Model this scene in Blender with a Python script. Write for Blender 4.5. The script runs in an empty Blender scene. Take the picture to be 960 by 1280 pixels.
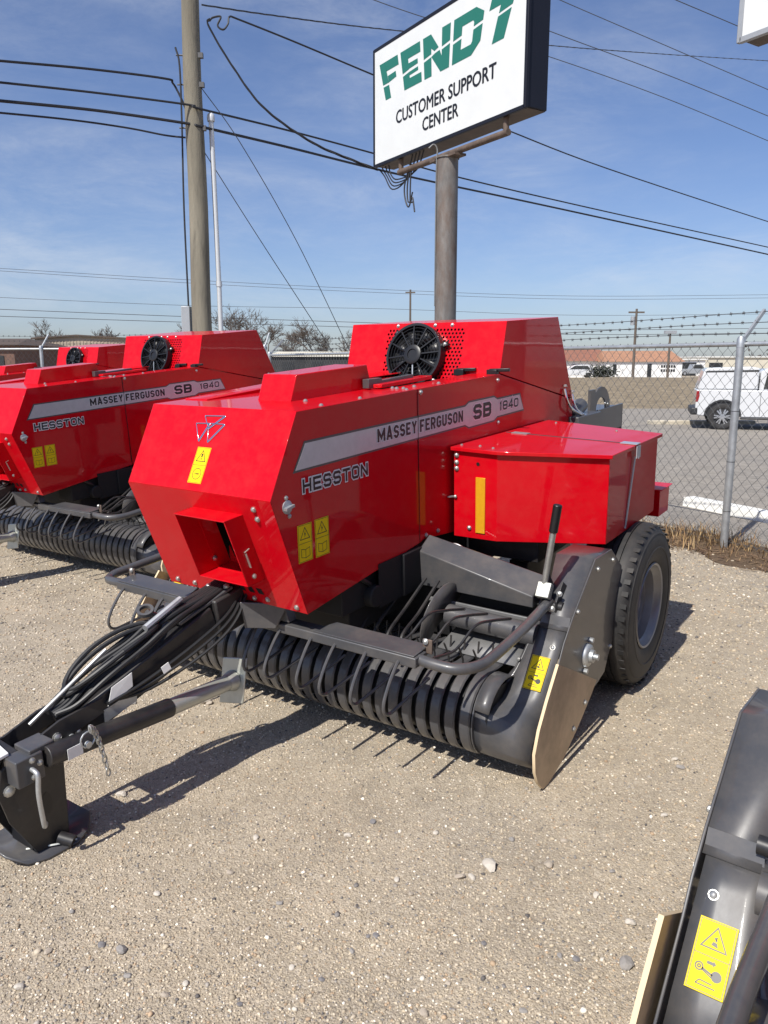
import bpy, bmesh, math, random
import numpy as np
from mathutils import Vector, Matrix, Quaternion
random.seed(7)
R = math.radians
sc = bpy.context.scene
COL = sc.collection
# ------------------------------------------------------------------ camera
PITCH = math.atan((640-455)/961.0); CAMH = 1.66
cam = bpy.data.cameras.new('camera'); camo = bpy.data.objects.new('camera', cam); COL.objects.link(camo)
cam.sensor_fit = 'HORIZONTAL'; cam.sensor_width = 36; cam.lens = 36*961/960.0
cam.clip_start = .05; cam.clip_end = 3000
camo.location = (0, 0, CAMH); camo.rotation_euler = (math.pi/2-PITCH, 0, 0)
sc.camera = camo
# ------------------------------------------------------------------ sky, sun, exposure
SUN_EL, SHADOW_AZ = 50.0, 35.2          # shadow direction, degrees clockwise from +Y
w = bpy.data.worlds.new('World'); sc.world = w; w.use_nodes = True
nt = w.node_tree; nt.nodes.clear()
out = nt.nodes.new('ShaderNodeOutputWorld'); bg = nt.nodes.new('ShaderNodeBackground')
sky = nt.nodes.new('ShaderNodeTexSky'); sky.sky_type = 'NISHITA'; sky.sun_disc = False
sky.sun_elevation = R(SUN_EL); sky.sun_rotation = R(SHADOW_AZ+180)
sky.air_density = 1.0; sky.dust_density = .9; sky.ozone_density = 1.8; sky.altitude = 200
tc = nt.nodes.new('ShaderNodeTexCoord')
def wnoise(scale, sx, sy, sz, rot, lo, hi, detail=6, rough=.6):
    mp = nt.nodes.new('ShaderNodeMapping'); mp.inputs['Scale'].default_value = (sx, sy, sz); mp.inputs['Rotation'].default_value = rot
    nz = nt.nodes.new('ShaderNodeTexNoise'); nz.inputs['Scale'].default_value = scale; nz.inputs['Detail'].default_value = detail; nz.inputs['Roughness'].default_value = rough
    nz.inputs['Distortion'].default_value = .35
    mr = nt.nodes.new('ShaderNodeMapRange'); mr.inputs['From Min'].default_value = lo; mr.inputs['From Max'].default_value = hi; mr.interpolation_type = 'SMOOTHSTEP'
    nt.links.new(tc.outputs['Generated'], mp.inputs[0]); nt.links.new(mp.outputs[0], nz.inputs['Vector']); nt.links.new(nz.outputs['Fac'], mr.inputs[0])
    return mr.outputs[0]
c1 = wnoise(2.0, 1, 1, 3.6, (0, R(14), 0), .32, .78)
c2 = wnoise(5.0, 1, 1, 3.4, (0, R(24), R(20)), .25, .85, 9, .72)
mul = nt.nodes.new('ShaderNodeMath'); mul.operation = 'MULTIPLY'; nt.links.new(c1, mul.inputs[0]); nt.links.new(c2, mul.inputs[1])
amt = nt.nodes.new('ShaderNodeMath'); amt.operation = 'MULTIPLY'; amt.inputs[1].default_value = .60; nt.links.new(mul.outputs[0], amt.inputs[0])
mx = nt.nodes.new('ShaderNodeMix'); mx.data_type = 'RGBA'; mx.inputs[7].default_value = (7.6, 8.0, 8.6, 1)
tint = nt.nodes.new('ShaderNodeVectorMath'); tint.operation = 'MULTIPLY'; tint.inputs[1].default_value = (.90, .96, 1.20); nt.links.new(sky.outputs[0], tint.inputs[0])
nt.links.new(amt.outputs[0], mx.inputs[0]); nt.links.new(tint.outputs[0], mx.inputs[6])
nt.links.new(mx.outputs[2], bg.inputs['Color']); bg.inputs['Strength'].default_value = .088
nt.links.new(bg.outputs[0], out.inputs['Surface'])
sl = bpy.data.lights.new('sun', 'SUN'); sl.energy = 5.0; sl.angle = R(.53); sl.color = (1, .955, .88)
so = bpy.data.objects.new('sun', sl); COL.objects.link(so)
az = R(SHADOW_AZ); ce = math.cos(R(SUN_EL))
SUNDIR = Vector((math.sin(az)*ce, math.cos(az)*ce, -math.sin(R(SUN_EL))))
so.rotation_euler = SUNDIR.to_track_quat('-Z', 'Y').to_euler(); so.location = (-6, -8, 14)
sc.view_settings.view_transform = 'Standard'; sc.view_settings.look = 'None'
sc.view_settings.exposure = 0.20; sc.view_settings.gamma = 1; sc.view_settings.use_curve_mapping = False
sc.render.resolution_x = 768; sc.render.resolution_y = 1024

# ------------------------------------------------------------------ photo geometry helpers (pixel of the 960x1280 photograph -> direction)
FPX = 961.0
def ray(u, v):
    x = (u-480)/FPX; y = -(v-640)/FPX
    return Vector((x, math.cos(PITCH)+y*math.sin(PITCH), -math.sin(PITCH)+y*math.cos(PITCH)))
def at_depth(u, v, d):           # point on that ray at ground distance d in front of the camera (world Y)
    r = ray(u, v); s = d/r.y; return Vector((0, 0, CAMH))+r*s
def at_z(u, v, z):
    r = ray(u, v); s = (z-CAMH)/r.z; return Vector((0, 0, CAMH))+r*s

# ------------------------------------------------------------------ materials
MATS = {}
def pm(name, col, rough=.5, metal=0., coat=0., var=0., vscale=6., bump=0., bscale=60., spec=.5, dirt=None, dirt_amt=0., dscale=3., coords='Object', coat_rough=.04, stretch=None):
    m = bpy.data.materials.new(name); m.use_nodes = True; n = m.node_tree; b = n.nodes['Principled BSDF']
    b.inputs['Base Color'].default_value = (*col, 1); b.inputs['Roughness'].default_value = rough; b.inputs['Metallic'].default_value = metal
    b.inputs['Coat Weight'].default_value = coat; b.inputs['Coat Roughness'].default_value = coat_rough; b.inputs['Specular IOR Level'].default_value = spec
    t = n.nodes.new('ShaderNodeTexCoord')
    if stretch:
        mp_ = n.nodes.new('ShaderNodeMapping'); mp_.inputs['Scale'].default_value = stretch; n.links.new(t.outputs[coords], mp_.inputs[0])
        class _T: outputs = {coords: mp_.outputs[0]}
        t = _T
    last = None
    if var > 0:
        nz = n.nodes.new('ShaderNodeTexNoise'); nz.inputs['Scale'].default_value = vscale; nz.inputs['Detail'].default_value = 6; nz.inputs['Roughness'].default_value = .65
        n.links.new(t.outputs[coords], nz.inputs['Vector'])
        r = n.nodes.new('ShaderNodeMapRange'); r.inputs['From Min'].default_value = .3; r.inputs['From Max'].default_value = .7; r.inputs['To Min'].default_value = 1-var; r.inputs['To Max'].default_value = 1+var
        n.links.new(nz.outputs['Fac'], r.inputs[0])
        v = n.nodes.new('ShaderNodeVectorMath'); v.operation = 'SCALE'; v.inputs[0].default_value = col
        n.links.new(r.outputs[0], v.inputs['Scale']); last = v.outputs[0]
    if dirt:
        nz = n.nodes.new('ShaderNodeTexNoise'); nz.inputs['Scale'].default_value = dscale; nz.inputs['Detail'].default_value = 9; nz.inputs['Roughness'].default_value = .7
        n.links.new(t.outputs[coords], nz.inputs['Vector'])
        r = n.nodes.new('ShaderNodeMapRange'); r.inputs['From Min'].default_value = .42; r.inputs['From Max'].default_value = .78; r.inputs['To Max'].default_value = dirt_amt
        n.links.new(nz.outputs['Fac'], r.inputs[0])
        x = n.nodes.new('ShaderNodeMix'); x.data_type = 'RGBA'; x.inputs[7].default_value = (*dirt, 1)
        n.links.new(r.outputs[0], x.inputs[0])
        if last: n.links.new(last, x.inputs[6])
        else: x.inputs[6].default_value = (*col, 1)
        last = x.outputs[2]
        rr = n.nodes.new('ShaderNodeMapRange'); rr.inputs['To Min'].default_value = rough; rr.inputs['To Max'].default_value = min(1, rough+.45); n.links.new(r.outputs[0], rr.inputs[0]); n.links.new(rr.outputs[0], b.inputs['Roughness'])
    if last: n.links.new(last, b.inputs['Base Color'])
    if bump > 0:
        nz = n.nodes.new('ShaderNodeTexNoise'); nz.inputs['Scale'].default_value = bscale; nz.inputs['Detail'].default_value = 4
        n.links.new(t.outputs[coords], nz.inputs['Vector'])
        bp = n.nodes.new('ShaderNodeBump'); bp.inputs['Strength'].default_value = bump; bp.inputs['Distance'].default_value = .01
        n.links.new(nz.outputs['Fac'], bp.inputs['Height']); n.links.new(bp.outputs[0], b.inputs['Normal'])
        if coat: n.links.new(bp.outputs[0], b.inputs['Coat Normal'])
    MATS[name] = m
    return m
pm('red', (.56, .0015, .009), .38, 0, .5, .05, 2.5, .03, 5, spec=.04, dirt=(.40, .13, .09), dirt_amt=.10, dscale=14)
pm('dgrey', (.062, .063, .068), .38, 0, .35, .10, 4, .02, 40, dirt=(.24, .2, .16), dirt_amt=.30, dscale=6)
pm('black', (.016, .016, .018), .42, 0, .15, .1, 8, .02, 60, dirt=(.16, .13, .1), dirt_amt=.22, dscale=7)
pm('rubber', (.020, .020, .021), .62, 0, 0, .15, 14, .05, 90, dirt=(.20, .165, .13), dirt_amt=.16, dscale=7)
pm('hose', (.015, .015, .016), .45, 0, 0, .1, 20)
pm('plastic', (.012, .012, .013), .38)
pm('zinc', (.50, .50, .48), .42, .8, 0, .15, 40)
pm('galv', (.50, .52, .53), .48, .75, 0, .18, 14, .03, 40)
pm('chrome', (.75, .75, .77), .16, 1.)
pm('silver_decal', (.54, .54, .55), .38, .3, .3, .06, 30)
pm('decal_border', (.075, .07, .075), .4, .2, .3)
pm('decal_white', (.72, .72, .72), .4)
pm('decal_black', (.012, .012, .014), .4)
pm('yellow', (.80, .58, .008), .55, 0, 0, .05, 20, spec=.2)
pm('amber', (.72, .36, .015), .3, .1, .4, .06, 60)
pm('tan_board', (.62, .47, .30), .75, 0, 0, .14, 5, .04, 50, dirt=(.09, .06, .04), dirt_amt=.5, dscale=4)
pm('board_edge', (.66, .52, .33), .7)
pm('rim', (.26, .265, .28), .42, .5, .2, .08, 10, dirt=(.2, .17, .14), dirt_amt=.3, dscale=8)
pm('paper', (.80, .80, .78), .7, 0, 0, .05, 30)
pm('pale_metal', (.52, .53, .48), .42, .6, 0, .1, 15)
pm('clear_strap', (.42, .44, .47), .25, .2, .5)
pm('wood_pole', (.225, .205, .16), .9, 0, 0, .55, 9, .6, 40, dirt=(.07, .062, .045), dirt_amt=.9, dscale=4.5, stretch=(1, 1, .16))
pm('sign_white', (.68, .70, .69), .35, 0, .2, .03, 3)
pm('sign_green', (.018, .155, .115), .4, 0, .1)
pm('sign_frame', (.009, .010, .017), .5, 0, .1, .1, 3, spec=.3)
pm('sign_under', (.10, .075, .06), .6, .2, 0, .25, 5)
pm('rust_pole', (.185, .175, .165), .6, .3, 0, .3, 8, .12, 30, dirt=(.14, .075, .045), dirt_amt=.75, dscale=5, stretch=(1, 1, .35))
pm('rust_arm', (.13, .095, .075), .7, .2, 0, .3, 9)
pm('cable', (.018, .019, .024), .6)
pm('thin_cable', (.07, .075, .085), .6)
pm('conduit', (.62, .64, .66), .45, .2)
pm('box_grey', (.36, .38, .40), .5, .3, 0, .08, 4)
pm('wire_galv', (.11, .115, .12), .6, .4)
pm('barb', (.10, .10, .105), .6, .5)
pm('stop_white', (.74, .73, .68), .75, 0, 0, .12, 5, .1, 40)
pm('concrete', (.48, .43, .34), .85, 0, 0, .15, 4, .2, 30)
pm('car_white', (.62, .63, .64), .3, 0, .8)
pm('car_glass', (.02, .025, .03), .08, 0, 1)
pm('tail_red', (.28, .012, .015), .2, 0, 1)
pm('trim', (.025, .025, .027), .5)
pm('alloy', (.55, .56, .58), .3, .8)
pm('wall_white', (.74, .74, .72), .8, 0, 0, .05, 1)
pm('wall_cream', (.58, .54, .44), .8, 0, 0, .08, .6)
pm('wall_tan', (.40, .33, .25), .8, 0, 0, .08, .4)
pm('wall_brick', (.15, .085, .065), .85, 0, 0, .25, 3)
pm('roof_orange', (.36, .19, .115), .8, 0, 0, .18, 2)
pm('roof_brown', (.26, .115, .075), .8, 0, 0, .18, 2)
pm('roof_white', (.66, .66, .63), .7)
pm('dark_door', (.02, .022, .024), .5)
pm('bark', (.12, .098, .08), .9, 0, 0, .2, 6)
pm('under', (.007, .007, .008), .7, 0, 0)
pm('mid_grey', (.17, .17, .17), .5, .2, 0, .2, 9)
pm('roof_dark', (.09, .065, .05), .8)
pm('wall_dark', (.035, .036, .038), .8, 0, 0, .3, 2)
pm('twig', (.105, .085, .072), .9, 0, 0, .2, 2)
pm('shrub', (.028, .032, .02), .85, 0, 0, .3, 2)
pm('ceramic', (.6, .6, .58), .3)

def mat_attr(name, rough=.85, attr='col'):
    m = bpy.data.materials.new(name); m.use_nodes = True; n = m.node_tree; b = n.nodes['Principled BSDF']
    a = n.nodes.new('ShaderNodeAttribute'); a.attribute_name = attr
    n.links.new(a.outputs['Color'], b.inputs['Base Color']); b.inputs['Roughness'].default_value = rough
    MATS[name] = m; return m
mat_attr('pebble', .8); mat_attr('straw', .85)

def ground_mat(name, stops, cell, big_a, big_b, bumpd, blotch=.5, speck=.35):
    m = bpy.data.materials.new(name); m.use_nodes = True; n = m.node_tree; b = n.nodes['Principled BSDF']; b.inputs['Roughness'].default_value = .92; b.inputs['Specular IOR Level'].default_value = .2
    g = n.nodes.new('ShaderNodeNewGeometry')
    def vor(scale, feat='F1'):
        v = n.nodes.new('ShaderNodeTexVoronoi'); v.inputs['Scale'].default_value = scale; v.feature = feat; n.links.new(g.outputs['Position'], v.inputs['Vector']); return v
    def noi(scale, det=6, ro=.6):
        v = n.nodes.new('ShaderNodeTexNoise'); v.inputs['Scale'].default_value = scale; v.inputs['Detail'].default_value = det; v.inputs['Roughness'].default_value = ro; n.links.new(g.outputs['Position'], v.inputs['Vector']); return v
    def ramp(sock, st):
        r = n.nodes.new('ShaderNodeValToRGB'); el = r.color_ramp.elements
        el[0].position, el[0].color = st[0][0], (*st[0][1], 1); el[1].position, el[1].color = st[-1][0], (*st[-1][1], 1)
        for p, c in st[1:-1]: e = el.new(p); e.color = (*c, 1)
        n.links.new(sock, r.inputs[0]); return r.outputs[0]
    def mix(a, bb, f, mode='MIX'):
        x = n.nodes.new('ShaderNodeMix'); x.data_type = 'RGBA'; x.blend_type = mode
        for s, i in ((a, 6), (bb, 7), (f, 0)):
            if hasattr(s, 'links'): n.links.new(s, x.inputs[i])
            else: x.inputs[i].default_value = s if i == 0 else (*s, 1)
        return x.outputs[2]
    v1 = vor(cell); v2 = vor(cell*2.3); v3 = vor(cell*.42)
    def chan(v):
        s = n.nodes.new('ShaderNodeSeparateColor'); n.links.new(v.outputs['Color'], s.inputs[0]); return s.outputs[0]
    c1 = ramp(chan(v1), stops); c2 = ramp(chan(v2), stops); c3 = ramp(chan(v3), stops)
    c = mix(c1, c2, .45); c = mix(c, c3, .22)
    # sandy and grey patches
    nb = noi(.55, 5, .65); nm = n.nodes.new('ShaderNodeMapRange'); nm.inputs['From Min'].default_value = .38; nm.inputs['From Max'].default_value = .66; n.links.new(nb.outputs['Fac'], nm.inputs[0])
    patch = mix(big_a, big_b, nm.outputs[0])
    c = mix(c, patch, blotch)
    nb2 = noi(1.7, 7, .7); nm2 = n.nodes.new('ShaderNodeMapRange'); nm2.inputs['From Min'].default_value = .52; nm2.inputs['From Max'].default_value = .72; nm2.inputs['To Max'].default_value = .45; n.links.new(nb2.outputs['Fac'], nm2.inputs[0]); c = mix(c, tuple(q*1.04 for q in big_a), nm2.outputs[0])
    ns = noi(3.2, 8, .7); nr = ramp(ns.outputs['Fac'], [(.3, (.72, .72, .72)), (.7, (1.2, 1.2, 1.2))]); c = mix(c, nr, speck, 'MULTIPLY')
    nf = noi(420, 3, .6); nfr = ramp(nf.outputs['Fac'], [(.3, (.6, .6, .6)), (.7, (1.3, 1.3, 1.3))]); c = mix(c, nfr, .5, 'MULTIPLY')
    n.links.new(c, b.inputs['Base Color'])
    add = n.nodes.new('ShaderNodeMath'); add.operation = 'ADD'; n.links.new(v1.outputs['Distance'], add.inputs[0])
    h2 = n.nodes.new('ShaderNodeMath'); h2.operation = 'MULTIPLY'; h2.inputs[1].default_value = .5; n.links.new(v2.outputs['Distance'], h2.inputs[0]); n.links.new(h2.outputs[0], add.inputs[1])
    bp = n.nodes.new('ShaderNodeBump'); bp.invert = True; bp.inputs['Strength'].default_value = .9; bp.inputs['Distance'].default_value = bumpd
    n.links.new(add.outputs[0], bp.inputs['Height']); n.links.new(bp.outputs[0], b.inputs['Normal'])
    MATS[name] = m; return m
GST = [(.0, (.10, .085, .07)), (.22, (.30, .25, .185)), (.5, (.44, .37, .275)), (.78, (.39, .325, .235)), (1., (.72, .64, .52))]
ground_mat('gravel', GST, 130, (.49, .405, .295), (.36, .318, .265), .004, .42, .7)
AST = [(.0, (.13, .12, .11)), (.5, (.28, .255, .225)), (1., (.45, .41, .35))]
ground_mat('asphalt_old', AST, 40, (.27, .248, .22), (.34, .30, .25), .006, .4, .8)
DST = [(.0, (.13, .10, .065)), (.5, (.25, .20, .135)), (1., (.40, .33, .23))]
ground_mat('dead_grass', DST, 5, (.26, .21, .145), (.19, .16, .115), .05, .3, 1.)
SST = [(.0, (.06, .042, .03)), (.5, (.13, .088, .055)), (1., (.24, .17, .105))]
ground_mat('soil', SST, 60, (.14, .095, .06), (.10, .07, .048), .01, .35, .8)

# ------------------------------------------------------------------ mesh builder
def V(*a): return Vector(a)
class MB:
    def __init__(s): s.v = []; s.f = []; s.m = []; s.cur = 0
    def add(s, vs, fs):
        o = len(s.v); s.v += [tuple(p) for p in vs]; s.f += [tuple(i+o for i in f) for f in fs]; s.m += [s.cur]*len(fs); return s
    def mat(s, i): s.cur = i; return s
    def poly(s, pts): return s.add(pts, [tuple(range(len(pts)))])
    def prism(s, pts, ext):
        n = len(pts); e = Vector(ext); b = [Vector(p) for p in pts]
        fs = [tuple(range(n))[::-1], tuple(range(n, 2*n))]+[(i, (i+1) % n, n+(i+1) % n, n+i) for i in range(n)]
        return s.add(b+[p+e for p in b], fs)
    def box(s, x0, x1, y0, y1, z0, z1): return s.prism([(x0, y0, z0), (x1, y0, z0), (x1, y1, z0), (x0, y1, z0)], (0, 0, z1-z0))
    def obox(s, c, ax, ay, az):   # oriented box: centre and half-axis vectors
        c, ax, ay, az = map(Vector, (c, ax, ay, az))
        return s.prism([c-ax-ay-az, c+ax-ay-az, c+ax+ay-az, c-ax+ay-az], az*2)
    def beam(s, p0, p1, wd, ht, up=(0, 0, 1)):
        p0, p1 = Vector(p0), Vector(p1); d = (p1-p0).normalized(); sd = d.cross(Vector(up)).normalized(); u = sd.cross(d)
        return s.prism([p0-sd*wd/2-u*ht/2, p0+sd*wd/2-u*ht/2, p0+sd*wd/2+u*ht/2, p0-sd*wd/2+u*ht/2], p1-p0)
    def tube(s, path, r, n=8, caps=True):
        P = [Vector(p) for p in path]; k = len(P); rs = r if isinstance(r, (list, tuple)) else [r]*k
        T = [(P[min(i+1, k-1)]-P[max(i-1, 0)]).normalized() for i in range(k)]
        a = T[0].orthogonal().normalized(); vs = []
        for i in range(k):
            if i: a = (T[i-1].rotation_difference(T[i]) @ a)
            a = (a-T[i]*a.dot(T[i])).normalized(); b = T[i].cross(a)
            vs += [P[i]+(a*math.cos(2*math.pi*j/n)+b*math.sin(2*math.pi*j/n))*rs[i] for j in range(n)]
        fs = [(i*n+j, i*n+(j+1) % n, (i+1)*n+(j+1) % n, (i+1)*n+j) for i in range(k-1) for j in range(n)]
        if caps: fs += [tuple(range(n))[::-1], tuple((k-1)*n+j for j in range(n))]
        return s.add(vs, fs)
    def cyl(s, p0, p1, r, n=16, r2=None): return s.tube([p0, p1], [r, r if r2 is None else r2], n)
    def lathe(s, prof, c, axis, n=32, closed=False, arc=None):   # prof: (along axis, radius)
        ax = Vector(axis).normalized(); a = ax.orthogonal().normalized(); b = ax.cross(a); c = Vector(c); vs = []; k = len(prof)
        for j in range(n):
            t = 2*math.pi*j/n; d = a*math.cos(t)+b*math.sin(t)
            vs += [c+ax*h+d*r for h, r in prof]
        kk = k if closed else k-1
        fs = [(j*k+i, ((j+1) % n)*k+i, ((j+1) % n)*k+(i+1) % k, j*k+(i+1) % k) for j in range(n) for i in range(kk)]
        return s.add(vs, fs)
    def disc(s, c, axis, r, n=20):
        ax = Vector(axis).normalized(); a = ax.orthogonal().normalized(); b = ax.cross(a); c = Vector(c)
        return s.poly([c+(a*math.cos(2*math.pi*j/n)+b*math.sin(2*math.pi*j/n))*r for j in range(n)])
    def ball(s, c, r, n=8):
        c = Vector(c); return s.lathe([(-r*math.cos(math.pi*i/n)*.999, max(1e-4, r*math.sin(math.pi*i/n))) for i in range(n+1)], c, (0, 0, 1), n*2)
    def build(s, name, mats, parent=None, bevel=0., smooth=40, loc=None, solid=0, segs=2):
        me = bpy.data.meshes.new(name); me.from_pydata(s.v, [], s.f)
        mats = mats if isinstance(mats, (list, tuple)) else [mats]
        for q in mats: me.materials.append(MATS[q])
        me.polygons.foreach_set('material_index', s.m)
        bm = bmesh.new(); bm.from_mesh(me); bmesh.ops.recalc_face_normals(bm, faces=bm.faces); bm.to_mesh(me); bm.free()
        if smooth:
            me.polygons.foreach_set('use_smooth', [True]*len(me.polygons)); me.set_sharp_from_angle(angle=R(smooth))
        o = bpy.data.objects.new(name, me); COL.objects.link(o); o.parent = parent
        if loc is not None: o.location = loc
        if solid:
            md = o.modifiers.new('solid', 'SOLIDIFY'); md.thickness = solid; md.offset = 0
        if bevel:
            md = o.modifiers.new('bevel', 'BEVEL'); md.width = bevel; md.segments = segs; md.limit_method = 'ANGLE'; md.angle_limit = R(35); md.harden_normals = False
        return o
def tag(o, label, cat, group=None):
    o['label'] = label; o['category'] = cat
    if group: o['group'] = group
    return o
def struct(o): o['kind'] = 'structure'; return o
def stuff(o): o['kind'] = 'stuff'; return o
def empty(name, loc=(0, 0, 0), parent=None, mat=None):
    o = bpy.data.objects.new(name, None); COL.objects.link(o); o.parent = parent; o.empty_display_size = .1
    if mat is not None: o.matrix_basis = mat
    else: o.location = loc
    return o
def inst(src, loc, rot=None, parent=None, scale=None, name=None):
    o = bpy.data.objects.new(name or src.name.split('.')[0], src.data); COL.objects.link(o); o.parent = parent; o.location = loc
    for md in src.modifiers:
        if md.type == 'BEVEL':
            k = o.modifiers.new('bevel', 'BEVEL'); k.width = md.width; k.segments = md.segments; k.limit_method = 'ANGLE'; k.angle_limit = md.angle_limit
    if rot is not None: o.rotation_mode = 'QUATERNION'; o.rotation_quaternion = rot
    if scale: o.scale = scale
    return o
def copy_tree(o, parent=None):
    c = o.copy(); COL.objects.link(c); c.parent = parent
    for ch in list(o.children): copy_tree(ch, c)
    return c
def catmull(P, k=6):
    P = [Vector(p) for p in P]; Q = [P[0]*2-P[1]]+P+[P[-1]*2-P[-2]]; o = []
    for i in range(1, len(Q)-2):
        a, b, c, d = Q[i-1:i+3]
        for j in range(k):
            t = j/k; o.append(.5*((2*b)+(c-a)*t+(2*a-5*b+4*c-d)*t*t+(3*b-a-3*c+d)*t**3))
    return o+[P[-1]]
def text2d(s, offset=0., shear=0., sp=1.):
    cu = bpy.data.curves.new('t', 'FONT'); cu.body = s; cu.offset = offset; cu.shear = shear; cu.space_character = sp; cu.resolution_u = 3; cu.fill_mode = 'FRONT'
    ob = bpy.data.objects.new('t', cu); COL.objects.link(ob); dg = bpy.context.evaluated_depsgraph_get(); dg.update()
    me = bpy.data.meshes.new_from_object(ob.evaluated_get(dg)); vs = [tuple(v.co[:2]) for v in me.vertices]; fs = [tuple(p.vertices) for p in me.polygons]
    bpy.data.objects.remove(ob); bpy.data.curves.remove(cu); bpy.data.meshes.remove(me)
    return vs, fs
def put_text(mb, s, origin, u, v, width, height, offset=0., shear=0., sp=1., base=None):
    # text fitted to the parallelogram origin + u*width + v*height; base = unbolded text giving the box
    vs, fs = text2d(s, offset, shear, sp); bv = vs if not offset or base is None else text2d(s, base, shear, sp)[0]
    x0, x1 = min(p[0] for p in bv), max(p[0] for p in bv); y0, y1 = min(p[1] for p in bv), max(p[1] for p in bv)
    o, u, v = Vector(origin), Vector(u), Vector(v)
    mb.add([o+u*((p[0]-x0)/(x1-x0)*width)+v*((p[1]-y0)/(y1-y0)*height) for p in vs], fs)
    return mb
def glyph(c, w, t, k=.13):
    a = t/2; L, Q, B, T, m = a, w-a, a, 1-a, .5; k = min(k, (w-t)/2*.9)
    O = [(L+k, B), (Q-k, B), (Q, B+k), (Q, T-k), (Q-k, T), (L+k, T), (L, T-k), (L, B+k), (L+k, B), (Q-k, B)]
    G = {'O': [O], '0': [O], 'S': [[(Q, T-k-.04), (Q, T-k), (Q-k, T), (L+k, T), (L, T-k), (L, m+k*.8), (L+k, m), (Q-k, m), (Q, m-k*.8), (Q, B+k), (Q-k, B), (L+k, B), (L, B+k), (L, B+k+.04)]],
         'M': [[(L, 0), (L, 1)], [(L, T), (w/2, .28), (Q, T)], [(Q, 0), (Q, 1)]], 'A': [[(a*1.05, 0), (w/2-.02, 1-a*.2), (w/2+.02, 1-a*.2), (w-a*1.05, 0)], [(w*.26, .27), (w*.74, .27)]],
         'E': [[(w, T), (L, T), (L, B), (w, B)], [(L, m), (w-.1, m)]], 'F': [[(w, T), (L, T), (L, 0)], [(L, m-.02), (w-.1, m-.02)]], 'Y': [[(a*1.1, 1), (w/2, .46), (w-a*1.1, 1)], [(w/2, .5), (w/2, 0)]],
         'R': [[(L, 0), (L, T), (Q-k, T), (Q, T-k), (Q, m+k-.05), (Q-k, m-.05), (L, m-.05)], [(w*.55, m-.05), (Q, 0)]], 'P': [[(L, 0), (L, T), (Q-k, T), (Q, T-k), (Q, m+k-.05), (Q-k, m-.05), (L, m-.05)]],
         'G': [[(Q, T-k-.04), (Q, T-k), (Q-k, T), (L+k, T), (L, T-k), (L, B+k), (L+k, B), (Q-k, B), (Q, B+k), (Q, m-.02), (w*.5, m-.02)]], 'U': [[(L, 1), (L, B+k), (L+k, B), (Q-k, B), (Q, B+k), (Q, 1)]],
         'N': [[(L, 0), (L, 1)], [(L+.02, T), (Q-.02, B)], [(Q, 0), (Q, 1)]], 'H': [[(L, 0), (L, 1)], [(Q, 0), (Q, 1)], [(L, m), (Q, m)]], 'T': [[(0, T), (w, T)], [(w/2, T), (w/2, 0)]],
         'B': [[(L, B), (L, T), (Q-k, T), (Q, T-k), (Q, m+k*.7), (Q-k, m), (Q, m-k*.7), (Q, B+k), (Q-k, B), (L, B), (L, T)], [(L, m), (Q-k, m)]], '1': [[(w*.1, T-.16), (w*.55, T), (w*.55, 0)]], '8': [O, [(L, m), (Q, m)]],
         '4': [[(w*.74, 0), (w*.74, 1), (L, .3), (w, .3)]]}
    return G[c]
def stroke(mb, pl, t, f, ext=0.):
    closed = len(pl) > 4 and tuple(pl[:2]) == tuple(pl[-2:])
    if closed:
        P = [Vector(p) for p in pl[:-2]]; n = len(P); A, Bq = [], []
        for i in range(n):
            d0 = (P[i]-P[i-1]).normalized(); d1 = (P[(i+1) % n]-P[i]).normalized(); n0 = Vector((-d0.y, d0.x)); n1 = Vector((-d1.y, d1.x)); mm = (n0+n1).normalized(); L = t/2/max(mm.dot(n0), .35)
            A.append(P[i]+mm*L); Bq.append(P[i]-mm*L)
        mb.add([f(p) for p in A+Bq], [(i, (i+1) % n, n+(i+1) % n, n+i) for i in range(n)]); return
    P = [Vector(p) for p in pl]; n = len(P)
    if ext: P[0] = P[0]-(P[1]-P[0]).normalized()*ext; P[-1] = P[-1]+(P[-1]-P[-2]).normalized()*ext
    A, Bq = [], []
    for i in range(n):
        d0 = (P[i]-P[i-1]).normalized() if i else (P[1]-P[0]).normalized(); d1 = (P[i+1]-P[i]).normalized() if i < n-1 else d0
        n0, n1 = Vector((-d0.y, d0.x)), Vector((-d1.y, d1.x)); mm = (n0+n1).normalized(); L = min(t/2/max(mm.dot(n0), .35), t*1.2)
        A.append(P[i]+mm*L); Bq.append(P[i]-mm*L)
    mb.add([f(p) for p in A+Bq], [(i, i+1, n+i+1, n+i) for i in range(n-1)])
def put_block(mb, s, origin, u, v, width, height, t=.2, gap=.14, wd={}, halo=0., base_w=.62, lift=None, shear=0.):
    """block capitals in strokes, fitted to width x height"""
    o, u, v = Vector(origin), Vector(u), Vector(v); n = lift if lift is not None else u.cross(v).normalized()
    ws = [wd.get(c, base_w) for c in s]; tot = sum(ws)+gap*(len(s)-1); x = 0.; k = 0
    for c, w in zip(s, ws):
        if c != ' ':
            for pl in glyph(c, w, t):
                k += 1; xx, kk = x, k % 4
                stroke(mb, pl, t+halo*2, lambda p: o+u*((xx+p.x+shear*p.y)/tot*width)+v*(p.y*height)+n*(kk*.00012), halo)
        x += w+gap
    return mb
def tri_outline(mb, a, b, c, wd):
    P = [Vector(a), Vector(b), Vector(c)]; cen = (P[0]+P[1]+P[2])/3
    Q = [cen+(p-cen)*(1-wd) for p in P]
    return mb.add(P+Q, [(0, 1, 4, 3), (1, 2, 5, 4), (2, 0, 3, 5)])
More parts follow.
